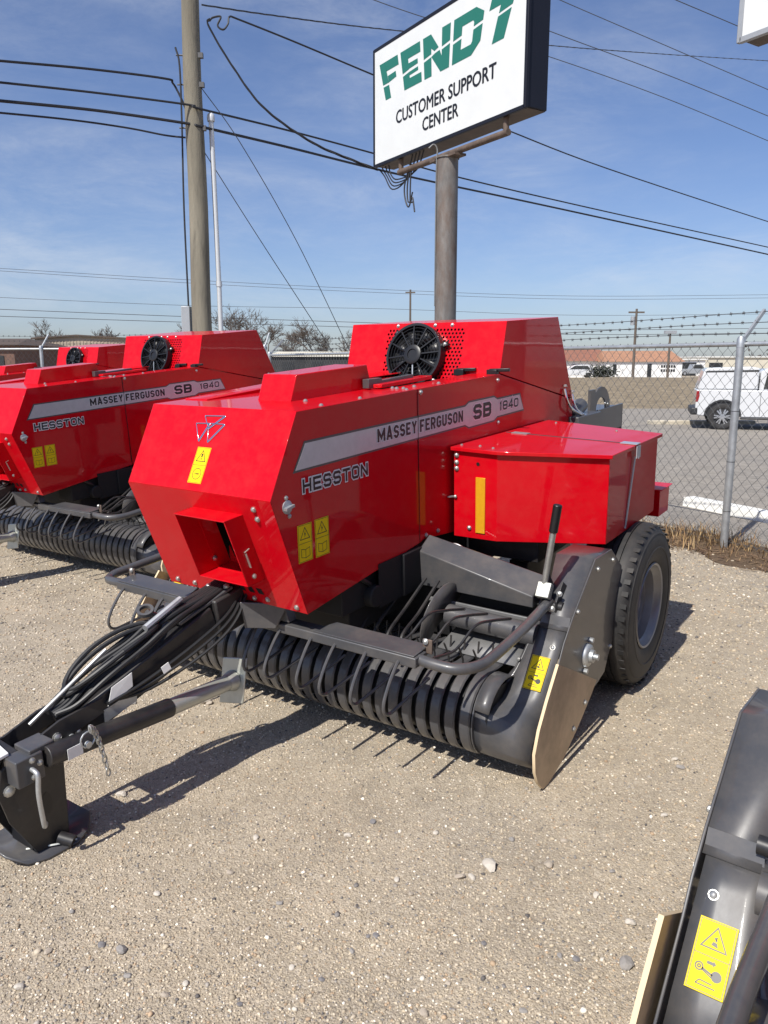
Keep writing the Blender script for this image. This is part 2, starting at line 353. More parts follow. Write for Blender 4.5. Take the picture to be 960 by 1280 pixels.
def sticker(parent, name, o, u, v, wd, ht, kind=0, nrm=None):
    """yellow warning label: o = lower left corner, u,v unit vectors"""
    o, u, v = Vector(o), Vector(u).normalized(), Vector(v).normalized(); n = u.cross(v).normalized()
    P = lambda a, b, k=0.: o+u*(a*wd)+v*(b*ht)+n*(.0012+k*.0006)
    mb = MB(); mb.prism([P(0, 0, -1), P(1, 0, -1), P(1, 1, -1), P(0, 1, -1)], n*.0008)
    mb.mat(1)
    def line(a, b, wl=.03):
        A, B = Vector((a[0]*wd, a[1]*ht)), Vector((b[0]*wd, b[1]*ht)); d = (B-A).normalized(); q = Vector((-d.y, d.x))*wl*wd/2
        mb.poly([o+u*p.x+v*p.y+n*.0019 for p in (A-q, B-q, B+q, A+q)])
    for a, b in (((.04, .02), (.96, .02)), ((.96, .02), (.96, .98)), ((.96, .98), (.04, .98)), ((.04, .98), (.04, .02)), ((.04, .5), (.96, .5))): line(a, b, .018)
    k = .0019
    T = lambda a, b: o+u*(a*wd)+v*(b*ht)+n*k
    tri_outline(mb, T(.14, .60), T(.86, .60), T(.5, .93), .17)
    if kind == 0:      # exclamation mark and speed ring
        mb.poly([T(.46, .72), T(.54, .72), T(.55, .82), T(.45, .82)]); mb.poly([T(.46, .66), T(.54, .66), T(.54, .69), T(.46, .69)])
        cx, cy, rr = .5, .26, .30
        for j in range(14):
            t0, t1 = 2*math.pi*j/14, 2*math.pi*(j+1)/14
            line((cx+rr*math.cos(t0), cy+rr*wd/ht*math.sin(t0)), (cx+rr*math.cos(t1), cy+rr*wd/ht*math.sin(t1)), .03)
        put_text(mb, '540', T(.34, .235), u, v, .32*wd, .05*ht, .02)
    elif kind == 1:    # bolt in triangle, book
        mb.poly([T(.52, .82), T(.44, .73), T(.5, .73)]); mb.poly([T(.5, .76), T(.56, .75), T(.46, .64)])
        for a, b in (((.2, .14), (.5, .10)), ((.5, .10), (.8, .14)), ((.2, .14), (.2, .36)), ((.8, .14), (.8, .36)), ((.2, .36), (.5, .32)), ((.5, .32), (.8, .36)), ((.5, .10), (.5, .32))): line(a, b, .025)
    else:              # crushing hazard, hand and rollers
        mb.poly([T(.42, .66), T(.60, .64), T(.56, .70), T(.46, .71)]); mb.poly([T(.45, .76), T(.55, .79), T(.52, .73)]); mb.poly([T(.50, .72), T(.56, .72), T(.53, .78)])
        def ring(cx, cy, rr, solid=False):
            q = [(cx+rr*math.cos(t*math.pi/6), cy+rr*wd/ht*math.sin(t*math.pi/6)) for t in range(12)]
            if solid: mb.poly([T(*p) for p in q])
            else:
                for j in range(12): line(q[j], q[(j+1) % 12], .035)
        ring(.25, .33, .10); ring(.25, .33, .04); ring(.72, .27, .14, True); line((.33, .32), (.62, .27), .05); line((.33, .30), (.6, .24), .03)
        mb.poly([T(.42, .40), T(.58, .40), T(.58, .44), T(.42, .44)]); mb.poly([T(.58, .38), T(.66, .42), T(.58, .46)])
        line((.25, .10), (.75, .10), .03); line((.25, .10), (.33, .16), .03); line((.33, .16), (.66, .15), .03)
    return mb.build(name, ['yellow', 'decal_black'], parent, smooth=0)

# ------------------------------------------------------------------ the ground
FB = Vector((3.138, 6.873)); FN = Vector((.849, .529)); FD = Vector((-.529, .849))      # fence foot, normal (away from the lot), direction
def smooth01(t): t = min(1, max(0, t)); return t*t*(3-2*t)
def sfen(x, y): return (x-FB.x)*FN.x+(y-FB.y)*FN.y
def zf(x, y): return -.35*smooth01((sfen(x, y)-.6)/13)*smooth01((x+4)/6)
def lattice():
    S = [-900, -400, -200, -100, -50, -25, -12, -6, -3, -1, .42]+[1+.8*i for i in range(20)]+[18, 22, 28, 40, 60, 100, 200, 450, 1000]
    T = [-900, -400, -150, -60, -30]+[-16+2*i for i in range(30)]+[46, 55, 70, 90, 130, 200, 400, 900]
    return S, T
S_, T_ = lattice()
gm = MB(); am = MB()
def gp(s, t):
    p = FB+FN*s+FD*t; return (p.x, p.y, zf(p.x, p.y))
for i in range(len(S_)-1):
    for j in range(len(T_)-1):
        q = [gp(S_[i], T_[j]), gp(S_[i+1], T_[j]), gp(S_[i+1], T_[j+1]), gp(S_[i], T_[j+1])]
        (am if (.3 < S_[i] < 30 and -40 < T_[j] < 30) else gm).poly(q)
def weld(o):
    bm = bmesh.new(); bm.from_mesh(o.data); bmesh.ops.remove_doubles(bm, verts=bm.verts, dist=.0005)
    bmesh.ops.recalc_face_normals(bm, faces=bm.faces)
    if sum(f.normal.z for f in bm.faces) < 0: bmesh.ops.reverse_faces(bm, faces=bm.faces)
    bm.to_mesh(o.data); bm.free(); return o
ground = struct(weld(gm.build('ground', 'gravel', smooth=60)))
road = struct(weld(am.build('road', 'asphalt_old', smooth=60)))
# low bank of dead grass beyond the road
bk = MB(); xs = [-6+4*i for i in range(34)]; ys = [33.5+1.5*j for j in range(32)]
def bz(x, y):
    t = (y-34)/24; h = 1.0*smooth01(t)-.75*smooth01((y-59)/20)
    return zf(x, y)-.05*(1-smooth01(t*12))+h*smooth01((x+6)/6)+.04*math.sin(x*.9+y*.7)*smooth01(t*2)
vs = [(x, y, bz(x, y)) for y in ys for x in xs]; nx = len(xs)
bk.add(vs, [(j*nx+i, j*nx+i+1, (j+1)*nx+i+1, (j+1)*nx+i) for j in range(len(ys)-1) for i in range(nx-1)])
struct(bk.build('grass_bank', 'dead_grass', smooth=60))

# gravel stones lying on the lot: crushed stone of a few millimetres to a few centimetres
rng = np.random.default_rng(5)
phi = (1+5**.5)/2
ICO = np.array([(-1, phi, 0), (1, phi, 0), (-1, -phi, 0), (1, -phi, 0), (0, -1, phi), (0, 1, phi), (0, -1, -phi), (0, 1, -phi), (phi, 0, -1), (phi, 0, 1), (-phi, 0, -1), (-phi, 0, 1)])/1.902
ICF = np.array([(0, 11, 5), (0, 5, 1), (0, 1, 7), (0, 7, 10), (0, 10, 11), (1, 5, 9), (5, 11, 4), (11, 10, 2), (10, 7, 6), (7, 1, 8), (3, 9, 4), (3, 4, 2), (3, 2, 6), (3, 6, 8), (3, 8, 9), (4, 9, 5), (2, 4, 11), (6, 2, 10), (8, 6, 7), (9, 8, 1)])
def np_mesh(name, verts, faces, cols, mat, parent=None):
    me = bpy.data.meshes.new(name); nv, nf = len(verts), len(faces); k = faces.shape[1]
    me.vertices.add(nv); me.vertices.foreach_set('co', verts.astype(np.float32).ravel())
    me.loops.add(nf*k); me.loops.foreach_set('vertex_index', faces.astype(np.int32).ravel())
    me.polygons.add(nf); me.polygons.foreach_set('loop_start', np.arange(0, nf*k, k, dtype=np.int32))
    try: me.polygons.foreach_set('loop_total', np.full(nf, k, dtype=np.int32))
    except Exception: pass
    me.update(calc_edges=True)
    if cols is not None:
        a = me.attributes.new('col', 'FLOAT_COLOR', 'POINT'); a.data.foreach_set('color', np.concatenate([cols, np.ones((nv, 1))], 1).astype(np.float32).ravel())
    me.materials.append(MATS[mat]); me.validate()
    o = bpy.data.objects.new(name, me); COL.objects.link(o); o.parent = parent; return o
PCOL = np.array([(.43, .36, .26), (.36, .30, .22), (.54, .46, .35), (.27, .235, .19), (.20, .185, .17), (.70, .64, .54), (.40, .29, .19), (.11, .10, .095), (.33, .295, .255)])
PW = np.array([.25, .2, .16, .1, .07, .07, .08, .03, .04])
def gravel(n, ymin, ymax, smin, smax, pw):
    d = ymin*(ymax/ymin)**(rng.random(n)**.95)
    px = rng.random(n)*1.16-.58
    x = px*d*1.02; y = d
    keep = ((x-FB.x)*FN.x+(y-FB.y)*FN.y) < .1; x, y = x[keep], y[keep]; n = len(x)
    s = smin+(smax-smin)*rng.random(n)**pw
    s = s*np.clip(y/3.5, .8, 1.6)
    v = ICO[None]*(1+.28*(rng.random((n, 12, 1))-.5)+.5*(rng.random((n, 12, 3))-.5))*np.stack([.7+.6*rng.random(n), .7+.6*rng.random(n), .45+.35*rng.random(n)], 1)[:, None, :]*s[:, None, None]
    a = rng.random(n)*6.283; c, q = np.cos(a)[:, None], np.sin(a)[:, None]
    vx = v[..., 0]*c-v[..., 1]*q; vy = v[..., 0]*q+v[..., 1]*c
    verts = np.stack([vx+x[:, None], vy+y[:, None], v[..., 2]+s[:, None]*.22], -1).reshape(-1, 3)
    faces = (ICF[None]+(np.arange(n)*12)[:, None, None]).reshape(-1, 3)
    col = PCOL[rng.choice(len(PCOL), n, p=PW/PW.sum())]*(.82+.48*rng.random((n, 1)))
    return verts, faces, np.repeat(col, 12, 0)
parts = [gravel(88000, 1.25, 7.0, .0018, .0062, 1.6), gravel(2800, 1.3, 9, .005, .012, 2.8)]
off = 0; VV, FF, CC = [], [], []
for a, b, c in parts: VV.append(a); FF.append(b+off); CC.append(c); off += len(a)
stuff(np_mesh('gravel_stones', np.concatenate(VV), np.concatenate(FF), np.concatenate(CC), 'pebble'))
# the larger stones that can be told apart
STC = [(.30, .28, .26), (.42, .36, .29), (.55, .50, .43), (.20, .19, .19), (.38, .28, .2)]
for i, c in enumerate(STC): pm('stone%d' % i, c, .85, 0, 0, .2, 40, .3, 60)
stone_me = []
for k in range(5):
    bm = bmesh.new(); bmesh.ops.create_icosphere(bm, subdivisions=2, radius=1)
    cuts = [Vector((rng.normal(), rng.normal(), rng.normal())).normalized() for _ in range(7)]
    for v in bm.verts:
        for c in cuts:
            dd = v.co.dot(c)
            if dd > .72: v.co -= c*(dd-.72)
        v.co *= 1+.1*(rng.random()-.5)
        v.co.z *= .6
    me = bpy.data.meshes.new('stone'); bm.to_mesh(me); bm.free(); me.materials.append(MATS['stone%d' % k]); stone_me.append(me)
STONES = [(612, 1084, 20, 2), (782, 1207, 22, 0), (788, 1155, 15, 2), (470, 1170, 9, 3), (605, 1180, 8, 3), (127, 1182, 10, 3), (152, 1189, 16, 0), (160, 1221, 10, 0), (466, 1028, 9, 3), (575, 1097, 12, 1), (590, 1098, 10, 2), (686, 1082, 14, 1), (496, 1100, 8, 2), (514, 1118, 8, 1),
          (255, 878, 14, 2), (262, 880, 9, 1), (152, 994, 11, 2), (196, 1118, 9, 2), (320, 1048, 9, 2), (288, 1092, 10, 1), (435, 1045, 9, 2), (720, 1200, 10, 3), (700, 1195, 9, 0), (530, 1268, 14, 1), (440, 1190, 8, 0), (365, 1210, 9, 2), (206, 1245, 10, 1), (402, 1225, 8, 3), (850, 960, 9, 0), (843, 950, 7, 2), (640, 1050, 9, 0), (545, 1042, 8, 2), (705, 1052, 9, 1), (830, 1020, 8, 2), (460, 1171, 6, 3), (350, 1130, 9, 0), (60, 1190, 10, 1), (25, 1235, 12, 2), (90, 1140, 8, 0), (745, 1120, 9, 2), (765, 1090, 8, 0), (232, 1230, 9, 2), (300, 1256, 9, 3), (560, 1230, 8, 1), (655, 1265, 10, 0), (310, 1162, 8, 1)]
for (u, v, spx, k) in STONES:
    p = at_z(u, v, 0); r = spx/FPX*(p.length)/2*1.35
    o = bpy.data.objects.new('stone', stone_me[k]); COL.objects.link(o); o.parent = ground; o.location = (p.x, p.y, r*.25); o.scale = (r*(.9+.3*rng.random()), r*.75, r*.75); o.rotation_euler = (.2*rng.normal(), .2*rng.normal(), rng.random()*6.28)

# ------------------------------------------------------------------ the baler: one machine built in its own frame (x across, y rearward, z up)
BX = Vector((.82455634, -.56573358, -.00723565)); BY = Vector((.56535918, .8233828, .04908926)); BZ = Vector((-.02181373, -.0445676, .99876819))
BO = Vector((-.3433, 3.4751, .0086))
def baler_matrix(shift=(0, 0, 0), yaw=0., pitch=0.):
    m = Matrix((BX, BY, BZ)).transposed()
    m = Matrix.Rotation(yaw, 3, 'Z') @ m @ Matrix.Rotation(pitch, 3, 'X')
    return Matrix.Translation(BO+Vector(shift)) @ m.to_4x4()
HS = .392
bolt_src = None
def bolt(parent, p, n, sc_=1.):
    global bolt_src
    q = Vector((0, 0, 1)).rotation_difference(Vector(n))
    if bolt_src is None:
        mb = MB(); mb.lathe([(0, .0118), (.003, .0118), (.003, .0092), (.007, .009), (.010, .005), (.011, .0005)], (0, 0, 0), (0, 0, 1), 10)
        bolt_src = mb.build('bolt', 'zinc', parent, smooth=35); o = bolt_src; o.location = p; o.rotation_mode = 'QUATERNION'; o.rotation_quaternion = q
        return o
    o = bpy.data.objects.new('bolt', bolt_src.data); COL.objects.link(o); o.parent = parent; o.location = p; o.rotation_mode = 'QUATERNION'; o.rotation_quaternion = q
    if sc_ != 1: o.scale = (sc_,)*3
    return o
def sheet(mb, pts, n, t=.004):
    """polygon skin with its outer face on pts, thickness t behind (n = outward normal)"""
    return mb.prism([Vector(p) for p in pts], -Vector(n)*t)

def build_baler():
    root = empty('square_baler', mat=baler_matrix())
    # ---------------- hood
    hood = empty('hood', parent=root)
    T, M_, B = (-.468, 1.511), (-.632, 1.207), (-.458, .726)
    ylow = lambda z: -.632+(1.207-z)*.36175
    nU = Vector((0, -.304, .164)).normalized()*1; nU = Vector((0, -.8801, .4748)); nL = Vector((0, -.9403, -.3402))
    mb = MB(); sheet(mb, [(-HS, *T), (HS, *T), (HS, *M_), (-HS, *M_)], nU); mb.build('front_panel', 'red', hood, .004)
    X0, X1, Z0, Z1 = -.045, .225, .855, 1.135
    mb = MB(); L = lambda x, z: (x, ylow(z), z)
    for a in ([L(-HS, 1.205), L(X0, 1.205), L(X0, .728), L(-HS, .728)], [L(X1, 1.205), L(HS, 1.205), L(HS, .728), L(X1, .728)], [L(X0, 1.205), L(X1, 1.205), L(X1, Z1), L(X0, Z1)], [L(X0, Z0), L(X1, Z0), L(X1, .728), L(X0, .728)]):
        sheet(mb, a, nL, .004)
    o = mb.build('lower_front_panel', 'red', hood); weld_only(o)
    # frame round the shaft opening
    off = Vector((0, -.095, -.006)); mb = MB()
    cs = [Vector(L(X0, Z1)), Vector(L(X1, Z1)), Vector(L(X1, Z0)), Vector(L(X0, Z0))]
    for i in range(4):
        a, b = cs[i], cs[(i+1) % 4]; n = (b-a).cross(off).normalized()*.005
        c = (cs[0]+cs[1]+cs[2]+cs[3])/4
        if n.dot(c-a) < 0: n = -n
        mb.prism([a-off*.02, b-off*.02, b+off, a+off], n)
    fr = mb.build('shaft_opening_frame', 'red', hood, .0015)
    mb = MB(); D = Vector((0, .075, .006))      # tunnel walls behind the frame
    i0, i1 = X0+.006, X1-.006
    ca = [Vector(L(i0, Z1-.006)), Vector(L(i1, Z1-.006)), Vector(L(i1, Z0+.006)), Vector(L(i0, Z0+.006))]
    for i in range(4): mb.poly([ca[i], ca[(i+1) % 4], ca[(i+1) % 4]+D, ca[i]+D])
    bk = [p+D for p in ca]; hx = .07
    mb.poly([bk[3], bk[3]+Vector((0, 0, .07)), bk[3]+Vector((.025, 0, .03)), bk[3]+Vector((.06, 0, 0))])
    mb.poly([Vector((hx, bk[0].y, bk[0].z)), bk[1], bk[1]+Vector((0, 0, -.01)), Vector((hx, bk[0].y, bk[0].z-.01))])
    mb.poly([bk[3]+Vector((.1, 0, 0)), bk[2], bk[2]+Vector((0, 0, .03)), bk[3]+Vector((.13, 0, .03))])
    mb.build('tunnel', 'red', fr, smooth=0, solid=.003)
    mb = MB(); mb.box(-.06, .24, -.36, -.34, .80, 1.2); mb.mat(1); mb.cyl((.03, -.48, 1.03), (.03, -.35, 1.03), .030, 14); mb.cyl((.03, -.45, 1.03), (.03, -.43, 1.03), .05, 6)
    mb.build('gearbox_shaft', ['under', 'galv'], fr)
    bolt(fr, (i0+.002, ylow(.88)-.005, .905), (1, 0, 0), .9); bolt(fr, (X1+.001, ylow(.9)-.045, .885), (1, 0, 0), .9); 
    mb = MB(); mb.beam((X1+.003, ylow(1.0)-.05, .985), (X1+.003, ylow(.94)-.05, .925), .003, .014, (1, 0, 0)); mb.beam((X1+.003, ylow(1.0)-.055, .99), (X1+.003, ylow(1.0)-.03, 1.0), .003, .008, (1, 0, 0)); mb.build('latch_tab', 'pale_metal', fr)
    for x, z in ((-.333, .753), (-.226, .753), (-.043, .755), (.122, .748), (.197, .756), (.346, .750), (.295, 1.165), (.298, 1.126)): bolt(hood, L(x, z), nL)
    mb = MB()
    for x in (.05, .10, .15):
        for k, w in ((0, 1),): mb.prism([Vector(L(x, .80))+nL*.0006, Vector(L(x+.028, .80))+nL*.0006, Vector(L(x+.036, .775))+nL*.0006, Vector(L(x+.008, .775))+nL*.0006], nL*.001)
    mb.build('vent_slot', 'plastic', hood, smooth=0)
    # side panels
    for s in (1, -1):
        n = (s, 0, 0); x = HS*s
        P = lambda pts: [(x, y, z) for y, z in pts]
        mb = MB(); sheet(mb, P([T, (.355, 1.529), (.364, .812), B, M_]), n); o = mb.build('side_panel', 'red', hood, .003)
        mb = MB(); sheet(mb, P([(.361, 1.529), (1.189, 1.543), (2.26, 1.318), (2.26, 1.0), (1.0, .79), (.675, .793), (.40, .822), (.370, .813)]), n); mb.build('rear_side_panel', 'red', hood, .003)
        mb = MB(); mb.beam((x+.0035*s, .358, .84), (x+.0035*s, .358, 1.515), .0012, .002, (0, 1, 0)); mb.build('panel_seam', 'decal_black', hood, smooth=0)
        for y, z in ((1.16, 1.515), (1.17, 1.29), (.385, 1.512), (.53, .835), (.42, .838)): bolt(hood, (x, y, z), n)
    # top
    zt = lambda y: 1.511+(y+.468)*.0222
    mb = MB(); sheet(mb, [(-HS, -.468, zt(-.468)-.0005), (HS, -.468, zt(-.468)-.0005), (HS, .35, zt(.35)), (-HS, .35, zt(.35))], (0, 0, 1), .004)
    mb.build('top_panel', 'red', hood, .003)
    for s in (1, -1):
        mb = MB(); xa, xb = sorted((HS*s, (HS-.17)*s)); sheet(mb, [(xa, .354, zt(.354)), (xb, .354, zt(.354)), (xb, 1.195, zt(1.19)-.002), (xa, 1.195, zt(1.19)-.002)], (0, 0, 1), .004); mb.box(*sorted(((HS-.17)*s, (HS-.174)*s)), .354, 1.19, 1.40, 1.527)
        mb.build('top_flange', 'red', hood, .002)
    mb = MB(); mb.box(-.22, .22, .355, 1.18, 1.39, 1.41); mb.box(-.2, -.08, .5, 1.1, 1.41, 1.50); mb.cyl((.0, .6, 1.45), (.0, 1.1, 1.45), .04, 12); mb.build('top_well', 'black', hood)
    mb = MB(); mb.prism([(.17, .28, 1.531), (.24, .30, 1.533), (.24, .74, 1.545), (.17, .74, 1.545)], (0, 0, .018)); mb.build('lid_strip', 'red', hood, .003)
    mb = MB(); mb.box(.165, .20, .255, .36, 1.533, 1.575); mb.beam((.185, .34, 1.552), (.19, .62, 1.565), .03, .022); mb.build('control_lever', 'dgrey', hood, .002)
    for y in (-.30, -.05, .30): bolt(hood, (HS-.02, y, zt(y)), (0, 0, 1), .8)
    for x, y in ((.21, -.20), (.30, .33), (.33, .34), (.27, .34), (.36, .60), (.33, .43)): bolt(hood, (x, y, zt(y)), (0, 0, 1), .9)
    # box on the hood
    mb = MB(); mb.prism([(-.03, -.225, 1.516), (.152, -.225, 1.516), (.152, -.18, 1.621), (-.03, -.18, 1.621)], (0, .001, 0)); 
    mb = MB(); mb.add([(-.03, -.225, 1.512), (.152, -.225, 1.512), (.152, -.18, 1.621), (-.03, -.18, 1.621), (-.03, .345, 1.526), (.152, .345, 1.526), (.152, .31, 1.637), (-.03, .31, 1.637)], [(0, 1, 2, 3), (4, 7, 6, 5), (0, 4, 5, 1), (3, 2, 6, 7), (1, 5, 6, 2), (0, 3, 7, 4)])
    mb.build('needle_cover_box', 'red', hood, .004)
    mb = MB(); mb.add([(-.385, -.31, 1.510), (-.25, -.31, 1.510), (-.25, .34, 1.526), (-.385, .34, 1.526), (-.385, -.30, 1.519), (-.25, -.30, 1.519), (-.25, .34, 1.556), (-.385, .34, 1.556)], [(0, 3, 2, 1), (4, 5, 6, 7), (0, 1, 5, 4), (1, 2, 6, 5), (2, 3, 7, 6), (3, 0, 4, 7)]); mb.build('cover_rail', 'red', hood, .002)
    # tower with cooling fan
    tw = empty('knotter_tower', parent=root); xr, xl = HS-.001, -.63
    sl = (1.82-1.552, 1.267-1.189); ty = lambda z: 1.189+(z-1.552)*sl[1]/sl[0]; nT = Vector((0, -sl[0], sl[1])).normalized()
    for x, n in ((xr, 1), (xl, -1)):
        mb = MB(); sheet(mb, [(x, ty(1.55), 1.55), (x, ty(1.82), 1.82), (x, 1.976, 1.84), (x, 2.262, 1.325)], (n, 0, 0)); mb.build('tower_side', 'red', tw, .003)
    mb = MB(); sheet(mb, [(xl, ty(1.82), 1.82), (xr, ty(1.82), 1.82), (xr, 1.976, 1.84), (xl, 1.976, 1.84)], (0, 0, 1)); mb.build('tower_top', 'red', tw, .003)
    mb = MB(); sheet(mb, [(xl, 1.976, 1.838), (xr, 1.976, 1.838), (xr, 2.262, 1.325), (xl, 2.262, 1.325)], (0, .87, .49)); mb.build('tower_back', 'red', tw, .003)
    pa, pb = -.372, .150; zb_, zt_ = 1.47, 1.79
    mb = MB(); F = lambda x, z: (x, ty(z), z)
    for a in ([F(xl, 1.40), F(pa, 1.40), F(pa, 1.818), F(xl, 1.818)], [F(pb, 1.40), F(xr, 1.40), F(xr, 1.818), F(pb, 1.818)], [F(pa, zt_), F(pb, zt_), F(pb, 1.818), F(pa, 1.818)], [F(pa, 1.40), F(pb, 1.40), F(pb, zb_), F(pa, zb_)]): sheet(mb, a, nT)
    mb.build('tower_front', 'red', tw, .0)
    mb = MB(); cw, ch = .0225, .0195; cols, rows = int((pb-pa)/cw), int((zt_-zb_)/ch)
    cw, ch = (pb-pa)/cols, (zt_-zb_)/rows; rr = .0072
    for j in range(rows):
        xo = (cw/2 if j % 2 else 0)
        for i in range(cols+(1 if j % 2 else 0)):
            ax, bx = pa+i*cw-xo, pa+(i+1)*cw-xo; ax, bx = max(ax, pa), min(bx, pb); az, bz = zb_+j*ch, zb_+(j+1)*ch; cx, cz = (ax+bx)/2, (az+bz)/2
            if bx-ax < cw*.9: mb.poly([F(ax, az), F(bx, az), F(bx, bz), F(ax, bz)]); continue
            O_ = [F(bx, cz), F(bx, bz), F(ax, bz), F(ax, cz), F(ax, az), F(bx, az)]
            I_ = [F(cx+rr*math.cos(t), cz+rr*math.sin(t)) for t in (0, math.pi/3, 2*math.pi/3, math.pi, 4*math.pi/3, 5*math.pi/3)]
            mb.add(O_+I_, [(k, (k+1) % 6, 6+(k+1) % 6, 6+k) for k in range(6)])
    pf = mb.build('perforated_panel', 'red', tw, smooth=0); stuff(pf)
    mb = MB(); 
    mb.prism([Vector(F(pa-.02, 1.42))-nT*.03, Vector(F(pb+.02, 1.42))-nT*.03, Vector(F(pb+.02, 1.81))-nT*.03, Vector(F(pa-.02, 1.81))-nT*.03], -nT*.05); mb.build('radiator_core', 'plastic', tw)
    for x, z in ((-.30, 1.806), (-.13, 1.806), (.06, 1.806), (-.05, 1.806)): bolt(tw, Vector(F(x, z)), nT, .9)
    fan = empty('cooling_fan', parent=tw); fc = Vector(F(-.135, 1.632)); up = Vector((0, nT.z, -nT.y)); fr_ = .172
    mb = MB(); mb.lathe([(0, fr_+.008), (.055, fr_+.008), (.055, fr_-.006), (.0, fr_-.006)], fc+nT*.004, nT, 40, closed=True); mb.build('shroud', 'plastic', fan)
    mb = MB(); mb.lathe([(.0, .0005), (.062, .0005)][:1]+[(.05, .058), (.068, .055), (.072, .045), (.072, .03), (.066, .028), (.066, .0005)], fc, nT, 24); mb.build('hub', 'plastic', fan)
    for k in range(12):
        t = 2*math.pi*k/12+.12; d = Vector((1, 0, 0))*math.cos(t)+up*math.sin(t)
        mb = MB(); mb.beam(fc+nT*.058+d*.05, fc+nT*.052+d*(fr_), .007, .006, nT); mb.build('strut', 'galv' if k == 9 else 'plastic', fan)
    mb = MB(); mb.cyl(fc+nT*.002, fc+nT*.006, fr_-.004, 32); mb.build('fan_back', 'plastic', fan)
    mb = MB()
    for rr_ in (.075, .095, .115, .135, .155, .172):
        pts = [fc+nT*.049+(Vector((1, 0, 0))*math.cos(a*math.pi/16)+up*math.sin(a*math.pi/16))*rr_ for a in range(33)]; mb.tube(pts, .0016, 4, False)
    mb.build('guard_rings', 'plastic', fan)
    for k in range(8):
        t = 2*math.pi*k/8; d = Vector((1, 0, 0))*math.cos(t)+up*math.sin(t); e = Vector((1, 0, 0))*math.cos(t+.5)+up*math.sin(t+.5)
        mb = MB(); mb.poly([fc+d*.05+nT*.022, fc+e*.05+nT*.040, fc+e*.172+nT*.034, fc+d*.172+nT*.016]); mb.build('blade', 'plastic', fan, solid=.003)
    for t in (.35, 2.4, 4.0, 5.5):
        d = Vector((1, 0, 0))*math.cos(t)+up*math.sin(t); mb = MB(); mb.obox(fc+d*(fr_+.018)+nT*.02, d*.02, nT.cross(d)*.012, nT*.008); o = mb.build('mount', 'plastic', fan); bolt(o, fc+d*(fr_+.02)+nT*.028, nT, .9)
    for x in (.16, .36):
        mb = MB(); mb.box(x-.03, x+.03, 1.15, 1.18, 1.535, 1.57); mb.beam((x-.02, 1.17, 1.565), (x+.09, 1.185, 1.568), .02, .018); mb.build('rubber_latch', 'plastic', tw, .003)
    # ---------------- decals
    st = empty('decals', parent=root)
    for x in (HS,):
        def poly(pts, k): return [(x+.0007+.0007*k, y, z) for y, z in pts]
        up_ = lambda y: 1.398+(y+.434)*.0149; lo_ = lambda y: 1.287+(y+.505)*.01745
        def stripe(e):
            return [(-.434+e*.7, up_(-.434)-e), (.80, up_(.80)-e), (.84, up_(.84)+.016-e), (1.12, up_(1.12)+.016-e), (1.16, up_(1.16)-e), (1.446-e, up_(1.446)-e), (1.501-e*1.2, lo_(1.501)+e), (1.16, lo_(1.16)+e), (1.12, lo_(1.12)-.016+e), (.84, lo_(.84)-.016+e), (.80, lo_(.80)+e), (-.505+e*1.8, lo_(-.505)+e)]
        mb = MB(); mb.prism(poly(stripe(0), 0), (.0005, 0, 0)); mb.mat(1); mb.prism(poly(stripe(.0085), 1), (.0004, 0, 0))
        s1 = mb.build('side_stripe', ['decal_border', 'silver_decal'], st, smooth=0)
        U, W = (0, 1, 0), (0, .0, 1); xx = x+.0022
        WD = {'M': .86, 'A': .70, ' ': .12, '1': .42, 'N': .66, 'E': .55, 'F': .52, 'Y': .66}
        def lettering(txt, o, u, wdt, hgt, par, t, gap, bw, halo, wd=WD):
            mb = MB(); put_block(mb, txt, o, u, W, wdt, hgt, t, gap, wd, halo, bw); mb.mat(1); put_block(mb, txt, Vector(o)+Vector((.0009, 0, 0)), u, W, wdt, hgt, t, gap, wd, 0, bw)
            mb.build('lettering', ['decal_white', 'decal_black'], par, smooth=0)
        lettering('MASSEY', (xx, .035, 1.331), (0, 1, .008), .312, .056, s1, .20, .12, .60, .06)
        lettering('FERGUSON', (xx, .372, 1.334), (0, 1, .008), .405, .056, s1, .20, .12, .60, .06)
        lettering('SB', (xx, .885, 1.333), (0, 1, .01), .20, .076, s1, .235, .14, .90, .08)
        lettering('1840', (xx, 1.185, 1.350), (0, 1, .012), .235, .05, s1, .20, .2, .95, .09)
        lettering('HESSTON', (xx, -.455, 1.205), U, .415, .052, st, .205, .24, 1.0, .10, {})
        sticker(st, 'warning_sticker', (x, -.495, .940), U, W, .082, .147, 1); sticker(st, 'warning_sticker', (x, -.394, .938), U, W, .084, .151, 1)
        # quarter-turn latch
        mb = MB(); mb.lathe([(0, .026), (.004, .026), (.006, .02), (.006, .0005)], (x, -.545, 1.17), (1, 0, 0), 18); mb.obox((x+.012, -.545, 1.17), (.008, 0, 0), (0, .022, .004), (0, 0, .005)); mb.build('latch', 'galv', hood); bolt(hood, (x, -.548, 1.205), (1, 0, 0), .8); bolt(hood, (x, -.535, 1.135), (1, 0, 0), .8)
    sticker(st, 'warning_sticker', (-.049, -.6175, 1.234), (1, 0, 0), -Vector((0, -.164, -.304)).normalized(), .074, .146, 0)
    # emblem: three triangles in chrome strip
    mb = MB(); tv = -Vector((0, -.164, -.304)).normalized(); e0 = Vector((0, *T))
    E = lambda x, d: Vector((x, 0, 0))+e0-tv*d+nU*.002
    for tr in (((-.062, .040), (.050, .036), (-.022, .092)), ((-.098, .073), (-.022, .070), (-.055, .147)), ((-.030, .070), (.060, .070), (-.005, .148))):
        for i in range(3):
            a, b = E(*tr[i]), E(*tr[(i+1) % 3]); mb.beam(a, b, .0085 if i == 1 else .0042, .004, nU)
    mb.build('emblem', 'chrome', st, .0008)
    # ---------------- twine box
    tb = empty('twine_box', parent=root)
